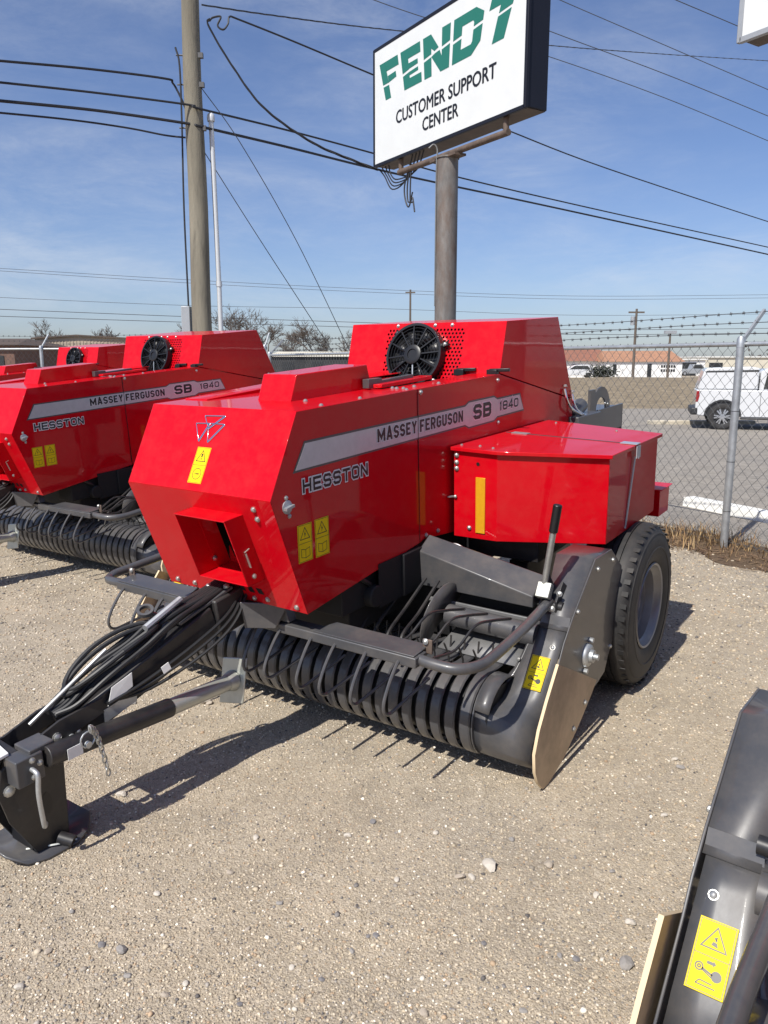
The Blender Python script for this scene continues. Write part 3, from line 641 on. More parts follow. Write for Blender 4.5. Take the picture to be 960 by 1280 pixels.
    plan = [(.414, .65), (.645, .655), (1.11, .865), (1.11, 1.65), (.414, 1.80)]
    zl = lambda x: 1.232-(x-.41)*.030; zbm = .783
    mb = MB(); n = len(plan); vs = [(x, y, zbm) for x, y in plan]+[(x, y, zl(x)-.004) for x, y in plan]
    mb.add(vs, [tuple(range(n))[::-1], tuple(range(n, 2*n))]+[(i, (i+1) % n, n+(i+1) % n, n+i) for i in range(n)]); bd = mb.build('box_body', 'red', tb, .003, smooth=15)
    lid = [(.405, .632), (.65, .636), (1.128, .85), (1.128, 1.675), (.405, 1.83)]
    mb = MB(); vs = [(x, y, zl(x)-.018) for x, y in lid]+[(x, y, zl(x)) for x, y in lid]; ym = 1.20
    mb.add(vs, [tuple(range(n))[::-1], tuple(range(n, 2*n))]+[(i, (i+1) % n, n+(i+1) % n, n+i) for i in range(n)]); ld = mb.build('lid', 'red', tb, .002, smooth=15)
    mb = MB(); mb.beam((.42, 1.22, zl(.42)+.0015), (1.128, 1.225, zl(1.128)+.0015), .008, .003); mb.build('lid_crease', 'decal_border', ld, smooth=0)
    mb = MB(); mb.beam((.46, 1.22, zl(.46)+.003), (.55, 1.22, zl(.55)+.003), .05, .004); mb.build('lid_hinge', 'galv', ld)
    mb = MB(); mb.tube([(1.06, 1.225, zl(1.06)+.004), (1.131, 1.225, zl(1.13)+.002), (1.137, 1.225, 1.14)], .002, 4); mb.beam((1.05, 1.225, zl(1.05)+.004), (1.134, 1.225, zl(1.134)+.004), .06, .004); mb.beam((1.134, 1.225, 1.205), (1.134, 1.225, 1.145), .06, .004, (1, 0, 0)); mb.beam((1.120, 1.225, 1.15), (1.114, 1.14, .80), .016, .004, (1, 0, 0)); mb.build('strap', 'clear_strap', tb)
    fn = Vector((.0, -1, 0)); mb = MB(); mb.box(.535, .585, .6475, .6545, .815, 1.09); mb.build('reflector', 'amber', tb, .001)
    for x, z in ((.43, 1.19), (.43, 1.155), (.43, 1.125)): bolt(tb, (x, .650, z), (0, -1, 0), 1.1)
    for x, z in ((.50, .835),): bolt(tb, (x, .651, z), (0, -1, 0))
    mb = MB(); mb.disc((.545, .6505, 1.155), (0, -1, 0), .009, 10); mb.build('hole', 'decal_black', tb, smooth=0)
    for x, y in ((.52, .72), (.6, .70), (.43, .70), (.9, 1.6), (.50, 1.72)): bolt(tb, (x, y, zl(x)), (0, 0, 1), .7)
    mb = MB(); mb.beam((.395, .62, .985), (.42, .655, .985), .012, .006); mb.build('bracket', 'galv', tb); bolt(tb, (.425, .645, .985), (0, -1, 0), .8)
    mb = MB(); mb.box(.93, 1.085, 1.86, 2.06, .70, .855); mb.box(.915, 1.10, 1.845, 2.075, .855, .862); mb.build('lamp_bracket', 'red', root, .003)
    # ---------------- chassis under the hood
    ch_ = empty('chassis', parent=root)
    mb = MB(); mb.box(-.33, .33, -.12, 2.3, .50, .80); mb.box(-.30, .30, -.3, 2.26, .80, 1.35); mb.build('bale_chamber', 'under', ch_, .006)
    mb = MB(); mb.box(-.29, .29, 2.26, 3.45, .74, 1.17); 
    for z in (.78, .88, .98, 1.08): mb.box(-.30, .30, 2.28, 3.43, z, z+.03)
    mb.build('bale_chute', 'dgrey', ch_, .006)
    mb = MB(); mb.box(.30, .315, 3.0, 3.56, .99, 1.175); mb.box(-.315, -.30, 3.0, 3.56, .99, 1.175); mb.box(-.315, .315, 3.54, 3.56, .9, 1.12); mb.build('tension_panel', 'dgrey', ch_, .003)
    mb = MB(); pts = [(.29, 3.08+.2*math.cos(t), 1.17+.17*math.sin(t)) for t in [i*math.pi/10 for i in range(11)]]
    for i in range(10):
        a, b = Vector(pts[i]), Vector(pts[i+1]); c = Vector((.29, 3.08, 1.17)); mb.prism([a, b, b+(c-b)*.45, a+(c-a)*.45], (.012, 0, 0))
    mb.box(.285, .305, 2.84, 2.94, 1.1, 1.33); mb.build('arched_plate', 'dgrey', ch_)
    bolt(ch_, (.30, 3.22, 1.2), (1, 0, 0)); bolt(ch_, (.30, 3.16, 1.21), (1, 0, 0))
    for dy in (0, .13):
        mb = MB(); mb.tube(catmull([(.40, 2.09+dy, 1.40-dy*.35), (.415, 2.10+dy, 1.33-dy*.3), (.43, 2.15+dy, 1.27-dy*.25), (.44, 2.30+dy, 1.215-dy*.2)]), .009, 8); mb.build('hydraulic_line', 'chrome', ch_); bolt(ch_, (.405, 2.09+dy, 1.415-dy*.35), (.2, 0, 1), 1.2)
    mb = MB(); mb.box(.30, .46, 2.2, 2.62, 1.05, 1.21); mb.cyl((.36, 2.3, 1.2), (.36, 2.5, 1.26), .05, 14); mb.build('valve_block', 'dgrey', ch_, .005)
    for s in (1, -1):
        mb = MB(); xa, xb = .40*s, .97*s
        fr0 = [Vector((xa, .345, .613)), Vector((xb, .36, .600)), Vector((xb, .352, .655)), Vector((xa, .335, .785))]; e = [Vector((0, .19, .0)), Vector((0, .19, .0)), Vector((0, .13, .062)), Vector((0, .10, .055))]
        vs = fr0+[p+q for p, q in zip(fr0, e)]; mb.add(vs, [(0, 1, 2, 3), (4, 7, 6, 5), (0, 4, 5, 1), (3, 2, 6, 7), (1, 5, 6, 2), (0, 3, 7, 4)]); mb.build('cross_beam', 'dgrey', ch_, .005)
        mb = MB(); mb.beam((.45*s, .330, .563), (.98*s, .340, .553), .012, .018); mb.build('lip_bar', 'mid_grey', ch_, .002)
        mb = MB(); mb.beam((.36*s, .56, .66), (1.0*s, .56, .62), .16, .02); mb.build('feed_deck', 'dgrey', ch_, .003)
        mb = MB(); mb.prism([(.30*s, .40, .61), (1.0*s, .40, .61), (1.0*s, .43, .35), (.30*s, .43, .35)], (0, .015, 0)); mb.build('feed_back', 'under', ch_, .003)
        mb = MB(); mb.tube(catmull([(.44*s, .52, .765), (.50*s, .51, .785), (.56*s, .51, .765), (.60*s, .52, .75)], 4), .007, 6); mb.box(*sorted((.50*s, .60*s)), .50, .515, .755, .765); mb.build('hose_guide', 'galv', ch_)
        mb = MB(); mb.cyl((.33*s, 1.28, .36), (.93*s, 1.28, .36), .055, 14); mb.box(*sorted((.60*s, .70*s)), .9, 1.5, .42, .62); mb.build('axle', 'black', ch_, .004)
        mb = MB(); mb.box(*sorted((.36*s, .80*s)), .80, 1.6, .66, .775); mb.build('box_support', 'black', ch_, .004)
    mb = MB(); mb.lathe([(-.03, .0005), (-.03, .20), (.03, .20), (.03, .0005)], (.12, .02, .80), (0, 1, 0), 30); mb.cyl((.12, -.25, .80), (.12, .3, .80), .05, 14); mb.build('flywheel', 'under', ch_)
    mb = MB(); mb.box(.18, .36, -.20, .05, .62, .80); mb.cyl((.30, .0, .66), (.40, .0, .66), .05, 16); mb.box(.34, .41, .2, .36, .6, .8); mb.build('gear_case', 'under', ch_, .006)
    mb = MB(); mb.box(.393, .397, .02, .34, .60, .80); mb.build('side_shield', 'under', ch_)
    mb = MB(); mb.prism([(.398, .235, .70), (.398, .305, .69), (.398, .335, .755), (.398, .255, .775)], (.002, 0, 0)); mb.build('data_plate', 'paper', ch_)
    for k in range(7):
        x = .10+.07*k; mb = MB(); mb.tube(catmull([(x, .32, .66), (x, .14, .62-.01*k), (x+.02, -.02, .52), (x+.03, -.08, .43+.01*(k % 3))], 4), .008, 6); mb.build('feeder_tine', 'black', ch_)
    for x0 in (.2, .27, .34):
        mb = MB(); mb.tube(catmull([(x0, -.2, .85), (x0+.03, -.02, .72), (x0-.02, .1, .66), (x0+.05, .25, .74)], 5), .011, 6); mb.build('hose', 'hose', ch_)
    # ---------------- pickup
    pk = empty('pickup', parent=root)
    cy, cz, rr = .045, .235, .175
    path = [(.46, .60), (.36, .625), (.26, .617)]
    path = [(.36, .375), (.22, .40)]+[(cy+rr*math.cos(t), cz+rr*math.sin(t)) for t in [R(a) for a in range(75, 286, 14)]]+[(.30, .10)]
    mb = MB(); w = .0245; k = len(path); sec = [(-w, -.006), (-w+.006, 0), (w-.006, 0), (w, -.006)]
    vs = []
    for i, (y, z) in enumerate(path):
        a = Vector((0, *path[max(i-1, 0)])); b = Vector((0, *path[min(i+1, k-1)])); d = (b-a).normalized(); nn = Vector((0, d.z, -d.y))
        if nn.dot(Vector((0, y-cy, z-cz))) < 0: nn = -nn
        vs += [Vector((x, y, z))+nn*h for x, h in sec]
    mb.add(vs, [(i*4+j, i*4+j+1, (i+1)*4+j+1, (i+1)*4+j) for i in range(k-1) for j in range(3)])
    ring = mb.build('stripper_band', 'dgrey', pk, solid=.003); NR = 27; pitch = 1.86/NR
    ring.location = (-.93+pitch/2, 0, 0)
    for i in range(1, NR):
        o = bpy.data.objects.new('stripper_band', ring.data); COL.objects.link(o); o.parent = pk; o.location = (-.93+pitch*(i+.5), 0, 0)
    mb = MB(); mb.cyl((-.98, cy, cz), (.98, cy, cz), .14, 24); mb.build('reel', 'plastic', pk)
    mb = MB(); mb.tube(catmull([(0, cy, cz+.12), (0, cy+.01, cz+.20), (0, cy-.03, cz+.275)], 3), .0045, 5); tn = mb.build('tine', 'black', pk); first = True
    for i in range(NR-1):
        for a in (0, -40):
            q = Quaternion((1, 0, 0), R(a)); c = Vector((0, cy, cz)); p = Vector((-.93+pitch*(i+1), 0, 0))+c-q @ c
            if first: tn.location = p; tn.rotation_mode = 'QUATERNION'; tn.rotation_quaternion = q; first = False; continue
            o = bpy.data.objects.new('tine', tn.data); COL.objects.link(o); o.parent = pk; o.location = p; o.rotation_mode = 'QUATERNION'; o.rotation_quaternion = q
    for s in (1, -1):
        sx = lambda pts: [(x*s, y, z) for x, y, z in pts]
        # end cover: loft between inner edge and outer edge
        cir = lambda a: (cy+.012+(rr-.008)*math.cos(R(a)), cz-.004+(rr-.002)*math.sin(R(a)))
        inn = [(1.012, .305, .572), (1.010, .250, .509), (1.002, .194, .449), (.994, .154, .405), (.984, .122, .370), (.965, .090, .338), (.945, .04, .318), (.930, -.03, .322)]+[(.926, *cir(a)) for a in (150, 163, 180, 200, 222, 248, 275)]
        outp = [(.301, .566), (.246, .505), (.190, .444), (.150, .400), (.119, .366), (.088, .332), (.068, .302), (.040, .268), (.0, .228), (-.030, .195), (-.046, .155), (-.044, .122), (-.02, .085), (.03, .058), (.09, .045)]
        vs, nP = [], len(inn)
        for i in range(nP):
            a, b = Vector(inn[i]), Vector((1.15, *outp[i])); m1 = a.lerp(b, .33); m2 = a.lerp(b, .68); q = smooth01((i-4)/4)
            m1.y -= .004*q; m2.y -= .006*q
            vs += [(p.x*s, p.y, p.z) for p in (a, m1, m2, b)]
        mb = MB(); mb.add(vs, [(4*i+j, 4*i+j+1, 4*i+j+5, 4*i+j+4) for i in range(nP-1) for j in (0, 1, 2)]); ec = mb.build('end_cover', 'dgrey', pk, solid=.005, smooth=24)
        vs = []
        for (x, y, z) in inn[:9]: vs += [(x*s, y, z), ((x-.006)*s, y+.045, z+.035)]
        mb = MB(); mb.add(vs, [(2*i, 2*i+1, 2*i+3, 2*i+2) for i in range(8)]); mb.build('cover_flange', 'dgrey', pk, solid=.004, smooth=60)
        mb = MB(); mb.cyl((.926*s, cy, cz), (.932*s, cy, cz), rr-.004, 32); mb.build('drum_end_cap', 'dgrey', pk)
        mb = MB(); vs = []
        for a in range(20, 153, 12):
            y, z = cy+(rr-.003)*math.cos(R(a)), cz+(rr-.003)*math.sin(R(a)); vs += [(.930*s, y, z), (.995*s, y+.002, z-.006)]
        mb.add(vs, [(2*i, 2*i+1, 2*i+3, 2*i+2) for i in range(len(vs)//2-1)]); mb.build('drum_end_band', 'dgrey', pk, solid=.004, smooth=60)
        # upper cover
        mb = MB(); up = [(.78, .788), (.568, .796), (.325, .605), (.305, .575), (.285, .556)]; vs = []
        for i, (y, z) in enumerate(up): vs += [((.985 if i < 2 else 1.035)*s, y, z), (1.158*s, y, z)]
        mb.add(vs, [(2*i, 2*i+1, 2*i+3, 2*i+2) for i in range(len(up)-1)]); mb.build('upper_cover', 'dgrey', pk, solid=.005, smooth=20)
        mb = MB(); mb.poly(sx([(1.036, .318, .606), (1.157, .318, .606), (1.157, .298, .566), (1.030, .298, .566)])); mb.build('step_plate', 'dgrey', pk, solid=.005, smooth=0)
        # outer side plate
        pl = [(.568, .798), (.78, .791), (.944, .668), (.953, .564), (.911, .364), (.80, .25), (.76, .19), (.675, .174), (.40, .15), (.08, .06), (-.05, .12), (.0, .26), (.179, .453), (.231, .526), (.32, .608)]
        mb = MB(); sheet(mb, [(1.166*s, y, z) for y, z in pl], (s, 0, 0), .007); op = mb.build('side_plate', 'dgrey', pk, .002)
        for y, z in ((.60, .745), (.37, .62), (.80, .735), (.90, .50), (.82, .30)): bolt(pk, (1.166*s, y, z), (s, 0, 0))
        # bearing
        mb = MB(); b0 = Vector((1.166*s, .50, .375)); ax = Vector((s, 0, 0)); mb.lathe([(0, .055), (.012, .052), (.02, .042), (.02, .03), (.035, .028), (.035, .0005)], b0, ax, 20); mb.cyl(b0, b0+ax*.055, .014, 12)
        for d in ((0, .03, .062), (0, -.03, -.062)): mb.cyl(b0+Vector(d)-ax*.0, b0+Vector(d)+ax*.02, .012, 8)
        mb.build('bearing', 'galv', pk)
        # tan skid board
        sk = [(.105, .491), (.584, .228), (.40, .105), (.27, .012), (.01, -.004), (-.06, .05), (-.10, .12), (-.112, .20), (-.07, .285), (.0, .37)]
        sk = [(.105, .491), (.57, .235), (.50, .185), (.366, .11), (.20, .035), (.03, .0), (-.02, .008), (-.07, .06), (-.10, .12), (-.108, .20), (-.07, .285), (.0, .375)]
        mb = MB(); mb.prism([(1.182*s, y, z) for y, z in sk], (.012*s, 0, 0)); 
        mb.m = [0, 0]+[1]*len(sk); mb.build('skid_board', ['tan_board', 'board_edge'], pk)
        for y, z in ((.42, .19), (.29, .125)): bolt(pk, (1.194*s, y, z), (s, 0, 0), 1.1)
        # sticker on the cover, bolts
        e1 = Vector((0, .675, .738)); 
        if s > 0: sticker(pk, 'warning_sticker', (1.044, .0990, .3570), (1, -.01, -.01), e1, .078, .146, 2)
        else: sticker(pk, 'warning_sticker', (-1.128, .0980, .3560), (1, .01, .01), e1, .078, .146, 2)
        bolt(pk, (1.115*s, .235, .496), (0, -.74, .67)); bolt(pk, (1.003*s, .235, .51), (-.6*s, -.6, .5), .9); bolt(pk, (.992*s, .175, .44), (-.6*s, -.6, .5), .9)
        # wind guard arm tube
        mb = MB(); mb.tube(catmull([(.845*s, -.375, .615), (.92*s, -.375, .610), (.995*s, -.355, .605), (1.045*s, -.285, .603), (1.055*s, -.18, .606), (1.052*s, .08, .62), (1.045*s, .355, .648)], 6), .0215, 12); mb.build('guard_arm', 'dgrey', pk)
        # pivot bracket with height lever
        lv = empty('height_adjuster', parent=pk); px_ = 1.045*s
        mb = MB(); mb.prism([(px_-.03*s, .33, .59), (px_-.03*s, .42, .60), (px_-.03*s, .46, .69), (px_-.03*s, .40, .76 if s > 0 else .70), (px_-.03*s, .33, .68)], (.008*s, 0, 0))
        if s > 0: mb.prism([(px_+.035*s, .33, .59), (px_+.035*s, .42, .60), (px_+.035*s, .46, .69), (px_+.035*s, .40, .73), (px_+.035*s, .33, .66)], (.008*s, 0, 0)); mb.build('bracket', 'black', lv, .002)
        mb = MB(); mb.obox((px_-.015*s, .335, .700), (.030, 0, 0), (0, .018, .028), (0, -.016, .010)); mb.build('block', 'paper' if s < 0 else 'pale_metal', lv, .003)
        mb = MB(); mb.cyl((px_-.04*s, .36, .63), (px_+.06*s, .36, .63), .022, 12); mb.build('pivot', 'black', lv)
        bolt(lv, (px_+.02, .335, .625), (0, -1, .2), 1.3); bolt(lv, (px_+.045, .355, .69), (0, -1, .2), 1.1)
        if s > 0:
            mb = MB(); mb.cyl((px_-.02, .345, .73), (px_+.012, .35, .97), .0135, 12); mb.build('lever_rod', 'zinc', lv)
            mb = MB(); mb.cyl((px_+.010, .35, .955), (px_+.026, .352, 1.075), .019, 12); mb.build('grip', 'plastic', lv, .004)
        # auger stub
        mb = MB(); mb.cyl((.60*s, .27, .53), (1.03*s, .27, .52), .048, 18); mb.build('auger_tube', 'dgrey', pk)
        mb = MB(); c0 = Vector((.57*s, .25, .52)); ptsa = [c0+Vector((.03*s*math.sin(t), .17*math.cos(t), .16*math.sin(t))) for t in [R(a) for a in range(20, 231, 15)]]
        mb.poly(ptsa+[c0+Vector((0, -.02, -.03))]); mb.build('auger_flight', 'dgrey', pk, solid=.005)
        mb = MB(); mb.poly(sx([(.62, .36, .47), (.98, .36, .47), (1.0, .17, .405), (.60, .17, .405)])); mb.build('feed_plate', 'mid_grey', pk, solid=.004)
    mb = MB(); mb.prism([(-1.0, .46, .12), (1.0, .46, .12), (1.0, .46, .56), (-1.0, .46, .56)], (0, .02, 0)); mb.build('back_sheet', 'black', pk)
    # wind guard
    wg = empty('wind_guard', parent=pk)
    mb = MB(); mb.box(-.855, .855, -.415, -.335, .594, .634); mb.build('guard_beam', 'dgrey', wg, .004)
    mb = MB(); mb.prism([(.36, -.41, .634), (.845, -.41, .634), (.845, -.30, .640), (.41, -.30, .640)], (0, 0, .006)); mb.build('guard_plate', 'dgrey', wg, .002)
    mb = MB(); mb.prism([(-.36, -.41, .634), (-.845, -.41, .634), (-.845, -.30, .640), (-.41, -.30, .640)], (0, 0, .006)); mb.build('guard_plate', 'dgrey', wg, .002)
    for s in (1, -1):
        mb = MB(); mb.box(*sorted((.83*s, .87*s)), -.325, -.317, .62, .675); mb.build('end_ear', 'rust_arm', wg, .002); bolt(wg, (.845*s, -.327, .668), (0, -1, .3), 1.0)
    mb = MB(); hook = [(0, -.395, .612), (0, -.425, .600), (0, -.475, .545), (0, -.512, .485), (0, -.512, .445), (0, -.482, .425), (0, -.42, .428), (0, -.20, .452)]
    mb.tube(catmull(hook, 4), .0068, 7); hk = mb.build('guard_tine', 'dgrey', wg); hk.location = (.78, 0, 0)
    for x in (.64, .50, .36, .22, .08, -.36, -.50, -.64, -.78):
        o = bpy.data.objects.new('guard_tine', hk.data); COL.objects.link(o); o.parent = wg; o.location = (x, 0, 0); o.rotation_euler = (0, 0, random.uniform(-.05, .05))
    # thin top tines behind the beam
    for x in (.66, .77, .88):
        mb = MB(); mb.tube(catmull([(x, -.33, .61), (x+.02, -.2, .60), (x+.04, -.08, .66), (x+.05, .05, .64), (x+.06, .2, .60)], 4), .0062, 6); mb.build('hold_down_tine', 'black', wg)
    # ---------------- wheels
    for s in (1, -1):
        wh = empty('wheel', parent=root); c = Vector((1.228 if s > 0 else -1.06, 1.287, .366)); ax = Vector((s, 0, 0)); Rr = .428
        pr = [(-.025, .215), (-.012, .235), (.0, .27), (.004, .31), (.0, .36), (-.012, .395), (-.030, .416), (-.05, .423)]
        for k in range(6):
            a = -.06-.03*k; pr += [(a, .428), (a-.022, .428), (a-.023, .418), (a-.029, .418)]
        pr += [(-.25, .423), (-.27, .416), (-.288, .395), (-.30, .36), (-.304, .31), (-.30, .27), (-.288, .235), (-.275, .215)]
        mb = MB(); mb.lathe(pr, c, ax, 64, closed=True); mb.lathe([(.0035, .300), (.0065, .303), (.0065, .309), (.0035, .312)], c, ax, 64, closed=True); mb.lathe([(-.006, .375), (-.003, .378), (-.006, .384), (-.010, .386)], c, ax, 64, closed=True)
        for k in range(44):
            t = 2*math.pi*k/44; d = Vector((0, math.cos(t), math.sin(t))); e = Vector((0, -math.sin(t), math.cos(t)))
            mb.obox(c+d*.4185-ax*.030, ax*.016, e*.012, (d*.0022+ax*.0012))
        mb.build('tyre', 'rubber', wh, smooth=35)
        mb = MB(); mb.lathe([(-.012, .226), (-.006, .222), (-.010, .212), (-.03, .205), (-.045, .19), (-.085, .185), (-.09, .165), (-.13, .158), (-.15, .135), (-.155, .07), (-.15, .0005)], c, ax, 40); mb.lathe([(-.155, .06), (-.08, .055), (-.07, .04), (-.07, .0005)], c, ax, 24)
        rm = mb.build('rim', 'rim', wh, smooth=35)
        for k in range(6): bolt(wh, c+Vector((-.152*s, .1*math.cos(k*math.pi/3), .1*math.sin(k*math.pi/3))), ax, 1.2)
    # ---------------- drawbar (swung a little to one side and down to its stand)
    db = empty('drawbar', parent=root)
    mb = MB(); mb.beam((0, -.30, .735), (0, -.62, .700), .15, .16); mb.beam((0, -.62, .700), (0, -1.24, .515), .125, .125); mb.build('drawbar_tube', 'black', db, .008)
    mb = MB(); mb.prism([(-.2, -.40, .64), (.24, -.40, .64), (.2, -.40, .76), (-.16, -.40, .76)], (0, .05, 0)); mb.prism([(.09, -.50, .62), (.20, -.44, .62), (.24, -.40, .72), (.09, -.52, .74)], (0, .01, 0)); mb.build('drawbar_mount', 'dgrey', db, .004)
    mb = MB(); mb.beam((0, -.52, .798), (0, -.78, .742), .12, .012); mb.build('top_plate', 'dgrey', db, .002)
    bolt(db, (-.035, -.56, .80), (0, -.2, 1), 1.2); bolt(db, (.045, -.54, .805), (0, -.2, 1), 1.2)
    for x in (-.07, .062):
        mb = MB(); mb.prism([(x, -1.52, .50), (x, -1.10, .545), (x, -1.12, .60), (x, -1.30, .595), (x, -1.5, .56)], (.009, 0, 0)); mb.build('clevis_plate', 'black', db, .002)
    mb = MB(); mb.tube(catmull([(-.05, -1.47, .53), (-.052, -1.465, .60), (-.06, -1.475, .68)], 3), .003, 5); mb.build('wire_tag', 'plastic', db)
    mb = MB(); mb.cyl((-.02, -1.36, .585), (.0, -1.05, .735), .0075, 10); mb.build('latch_rod', 'zinc', db)
    # hitch stand
    hs = empty('hitch_stand', parent=db)
    for x in (-.215, -.075):
        mb = MB(); mb.prism([(x, -1.254, .36), (x, -1.268, .078), (x, -1.32, .066), (x, -1.39, .078), (x, -1.467, .233), (x, -1.49, .34), (x, -1.47, .43), (x, -1.40, .465), (x, -1.25, .47), (x, -1.14, .465), (x, -1.19, .38)], (.010, 0, 0)); mb.build('side_plate', 'black', hs, .002)
    mb = MB(); mb.prism([(-.0649, -1.334+.018*math.cos(t), .237+.042*math.sin(t)) for t in [i*math.pi/8 for i in range(16)]], (.0012, 0, 0)); mb.build('slot', 'decal_black', hs, smooth=0)
    mb = MB(); mb.box(-.204, -.076, -1.40, -1.30, .085, .42); mb.build('stand_core', 'black', hs, .003)
    mb = MB(); ft = [(-1.49, .115), (-1.44, .072), (-1.38, .066), (-1.27, .062), (-1.215, .075), (-1.17, .10)]; vs = []
    for i, (y, z) in enumerate(ft):
        wx = (.08, .12, .145, .15, .13, .08)[i]; vs += [(-.16-wx, y, z), (-.16+wx*.97, y, z)]
    mb.add(vs, [(2*i, 2*i+1, 2*i+3, 2*i+2) for i in range(5)]); mb.build('foot_plate', 'dgrey', hs, solid=.008, smooth=60)
    mb = MB(); mb.tube(catmull([(-.12, -1.40, .075), (-.05, -1.33, .078), (-.02, -1.27, .074)], 3), .004, 5); mb.build('weld_bead', 'pale_metal', hs)
    mb = MB(); mb.box(-.075, .0, -1.455, -1.36, .375, .47); mb.box(-.10, -.01, -1.40, -1.31, .462, .484); mb.build('crank_box', 'dgrey', hs, .004)
    mb = MB(); mb.tube(catmull([(.0, -1.405, .425), (.022, -1.405, .422), (.032, -1.405, .408), (.03, -1.41, .34), (.02, -1.40, .225), (.0, -1.385, .212)], 5), .0085, 10); mb.build('crank_handle', 'galv', hs)
    for y, z in ((-1.40, .455), (-1.375, .435), (-1.40, .395)): bolt(hs, (.0, y, z), (1, 0, 0), .9)
    bolt(hs, (-.065, -1.456, .351), (1, 0, 0), 1.7)
    mb = MB(); mb.cyl((-.06, -1.31, .09), (-.015, -1.285, .075), .022, 14); mb.build('pin_socket', 'black', hs)
    mb = MB(); mb.prism([(-.20, -1.60, .435), (-.08, -1.60, .435), (-.08, -1.40, .455), (-.20, -1.40, .465)], (0, 0, .012)); mb.build('tow_tongue', 'black', hs, .003)
    mb = MB(); mb.prism([(-.235, -1.68, .455), (-.07, -1.68, .452), (-.06, -1.44, .472), (-.22, -1.42, .482)], (0, 0, .012)); mb.build('document_pouch', 'paper', hs, .003)
    bolt(hs, (-.064, -1.27, .455), (1, 0, 0), 1.5); bolt(hs, (-.064, -1.19, .44), (1, 0, 0), 1.1)
    # parking jack swung up along the drawbar
    jk = empty('parking_jack', parent=db); j0, j1, j2 = Vector((-.005, -1.35, .440)), Vector((.010, -.845, .399)), Vector((.020, -.52, .381))
    mb = MB(); mb.cyl(j0, j1, .037, 20); mb.build('outer_tube', 'black', jk, .003)
    mb = MB(); mb.cyl(j1-(j1-j0)*.02, j2, .033, 20, .033); mb.lathe([(0, .034), (.03, .044), (.04, .044)], j2-(j2-j1).normalized()*.04, j2-j1, 20); mb.build('inner_tube', 'pale_metal', jk)
    d = (j2-j1).normalized(); mb = MB(); mb.obox(j2, (.062, .008, .01), d*.004, Vector((0, .02, .095))); mb.build('foot_plate', 'pale_metal', jk, .004)
    mb = MB(); mb.obox(j0+(j1-j0)*.16+Vector((.0405, 0, 0)), (.001, 0, 0), (0, .028, 0), (0, .0, .02)); mb.build('label', 'paper', jk, .0)
    mb = MB()
    for i in range(14):
        t = i/13; c = Vector((.045, -1.21+.05*t, .49-.19*t*t)); q = i % 2
        pts = [c+(Vector((0, .008*math.cos(a), .015*math.sin(a))) if q else Vector((.008*math.cos(a), 0, .015*math.sin(a)))) for a in [k*math.pi/4 for k in range(9)]]
        mb.tube(pts, .0032, 5, False)
    mb.build('safety_chain', 'zinc', jk)
    mb = MB(); mb.cyl((-.07, -1.22, .435), (.045, -1.22, .435), .012, 10); mb.tube([Vector((.04, -1.22+.028*math.cos(a), .455+.028*math.sin(a))) for a in [k*math.pi/6 for k in range(13)]], .003, 5, False); mb.build('lock_pin', 'galv', jk)
    # hoses bundled on the drawbar
    hz = empty('hose_bundle', parent=db)
    rnd = random.Random(3)
    for k in range(7):
        o = -.060+.020*k; hgt = rnd.uniform(.02, .07)
        hgt *= .7; P = [(o*.5, -.45, .82), (o*.7, -.62, .79), (o*.95+rnd.uniform(-.015, .015), -.80, .735+hgt), (o*1.1+rnd.uniform(-.025, .025), -.95, .680+hgt), (o*1.1+rnd.uniform(-.02, .02), -1.10, .625+hgt*1.2), (o*1.1, -1.22, .585+hgt*.8), (o*.4, -1.28, .58+hgt*.4)]
        mb = MB(); mb.tube(catmull(P, 7), rnd.choice((.007, .0085, .0095)), 8); mb.build('hose', 'hose', hz)
    for k in range(2):
        a0 = .04+.012*k; cpt = Vector((-.015, -1.02, .70+.014*k)); P = [cpt+Vector((a0*1.5*math.cos(t), .20*math.sin(t)*(1-.06*k), .20*math.sin(t)*.28+.015*math.cos(2*t))) for t in [i*math.pi/8 for i in range(17)]]
        mb = MB(); mb.tube(catmull(P, 3), .0095, 8); mb.build('hose_loop', 'hose', hz)
    for k in range(3):
        P = [(.02+.02*k, -.42, .80), (.075+.012*k, -.55, .72-.02*k), (.085+.01*k, -.72, .66-.025*k), (.09, -.95, .60-.02*k), (.09-.01*k, -1.12, .575)]
        mb = MB(); mb.tube(catmull(P, 6), .0068, 7); mb.build('hose', 'hose', hz)
    mb = MB(); mb.lathe([(-.008, .030), (.008, .030), (.008, .020), (-.008, .020)], (-.05, -.845, .80), (.35, -.25, .9), 20, closed=True); mb.cyl((-.05, -.84, .792), (-.045, -.80, .76), .012, 8); mb.build('hose_ring', 'dgrey', hz)
    mb = MB(); mb.cyl((.02, -.90, .765), (-.01, -.72, .81), .013, 8); mb.build('coupler', 'galv', hz)
    mb = MB(); mb.prism([(.085, -1.12, .565), (.09, -1.02, .60), (.093, -1.02, .655), (.088, -1.10, .63)], (.002, 0, 0)); mb.build('tag', 'paper', hz, smooth=0)
    mb = MB(); mb.prism([(.104, -.90, .60), (.106, -.87, .61), (.106, -.88, .64), (.104, -.91, .63)], (.002, 0, 0)); mb.build('tag', 'paper', hz, smooth=0)
    mb = MB(); mb.prism([(.07, -1.13, .50), (.075, -1.0, .53), (.075, -1.0, .575), (.07, -1.13, .55)], (.004, 0, 0)); mb.build('plate', 'galv', hz)
    def swing(p):
        q = smooth01((-.42-p.y)/.95); l = min(1.3, max(0, (-.5-p.y)/.85))
        return Vector((p.x-.145*q, p.y+.055*l, p.z-.095*l))
    seen = set()
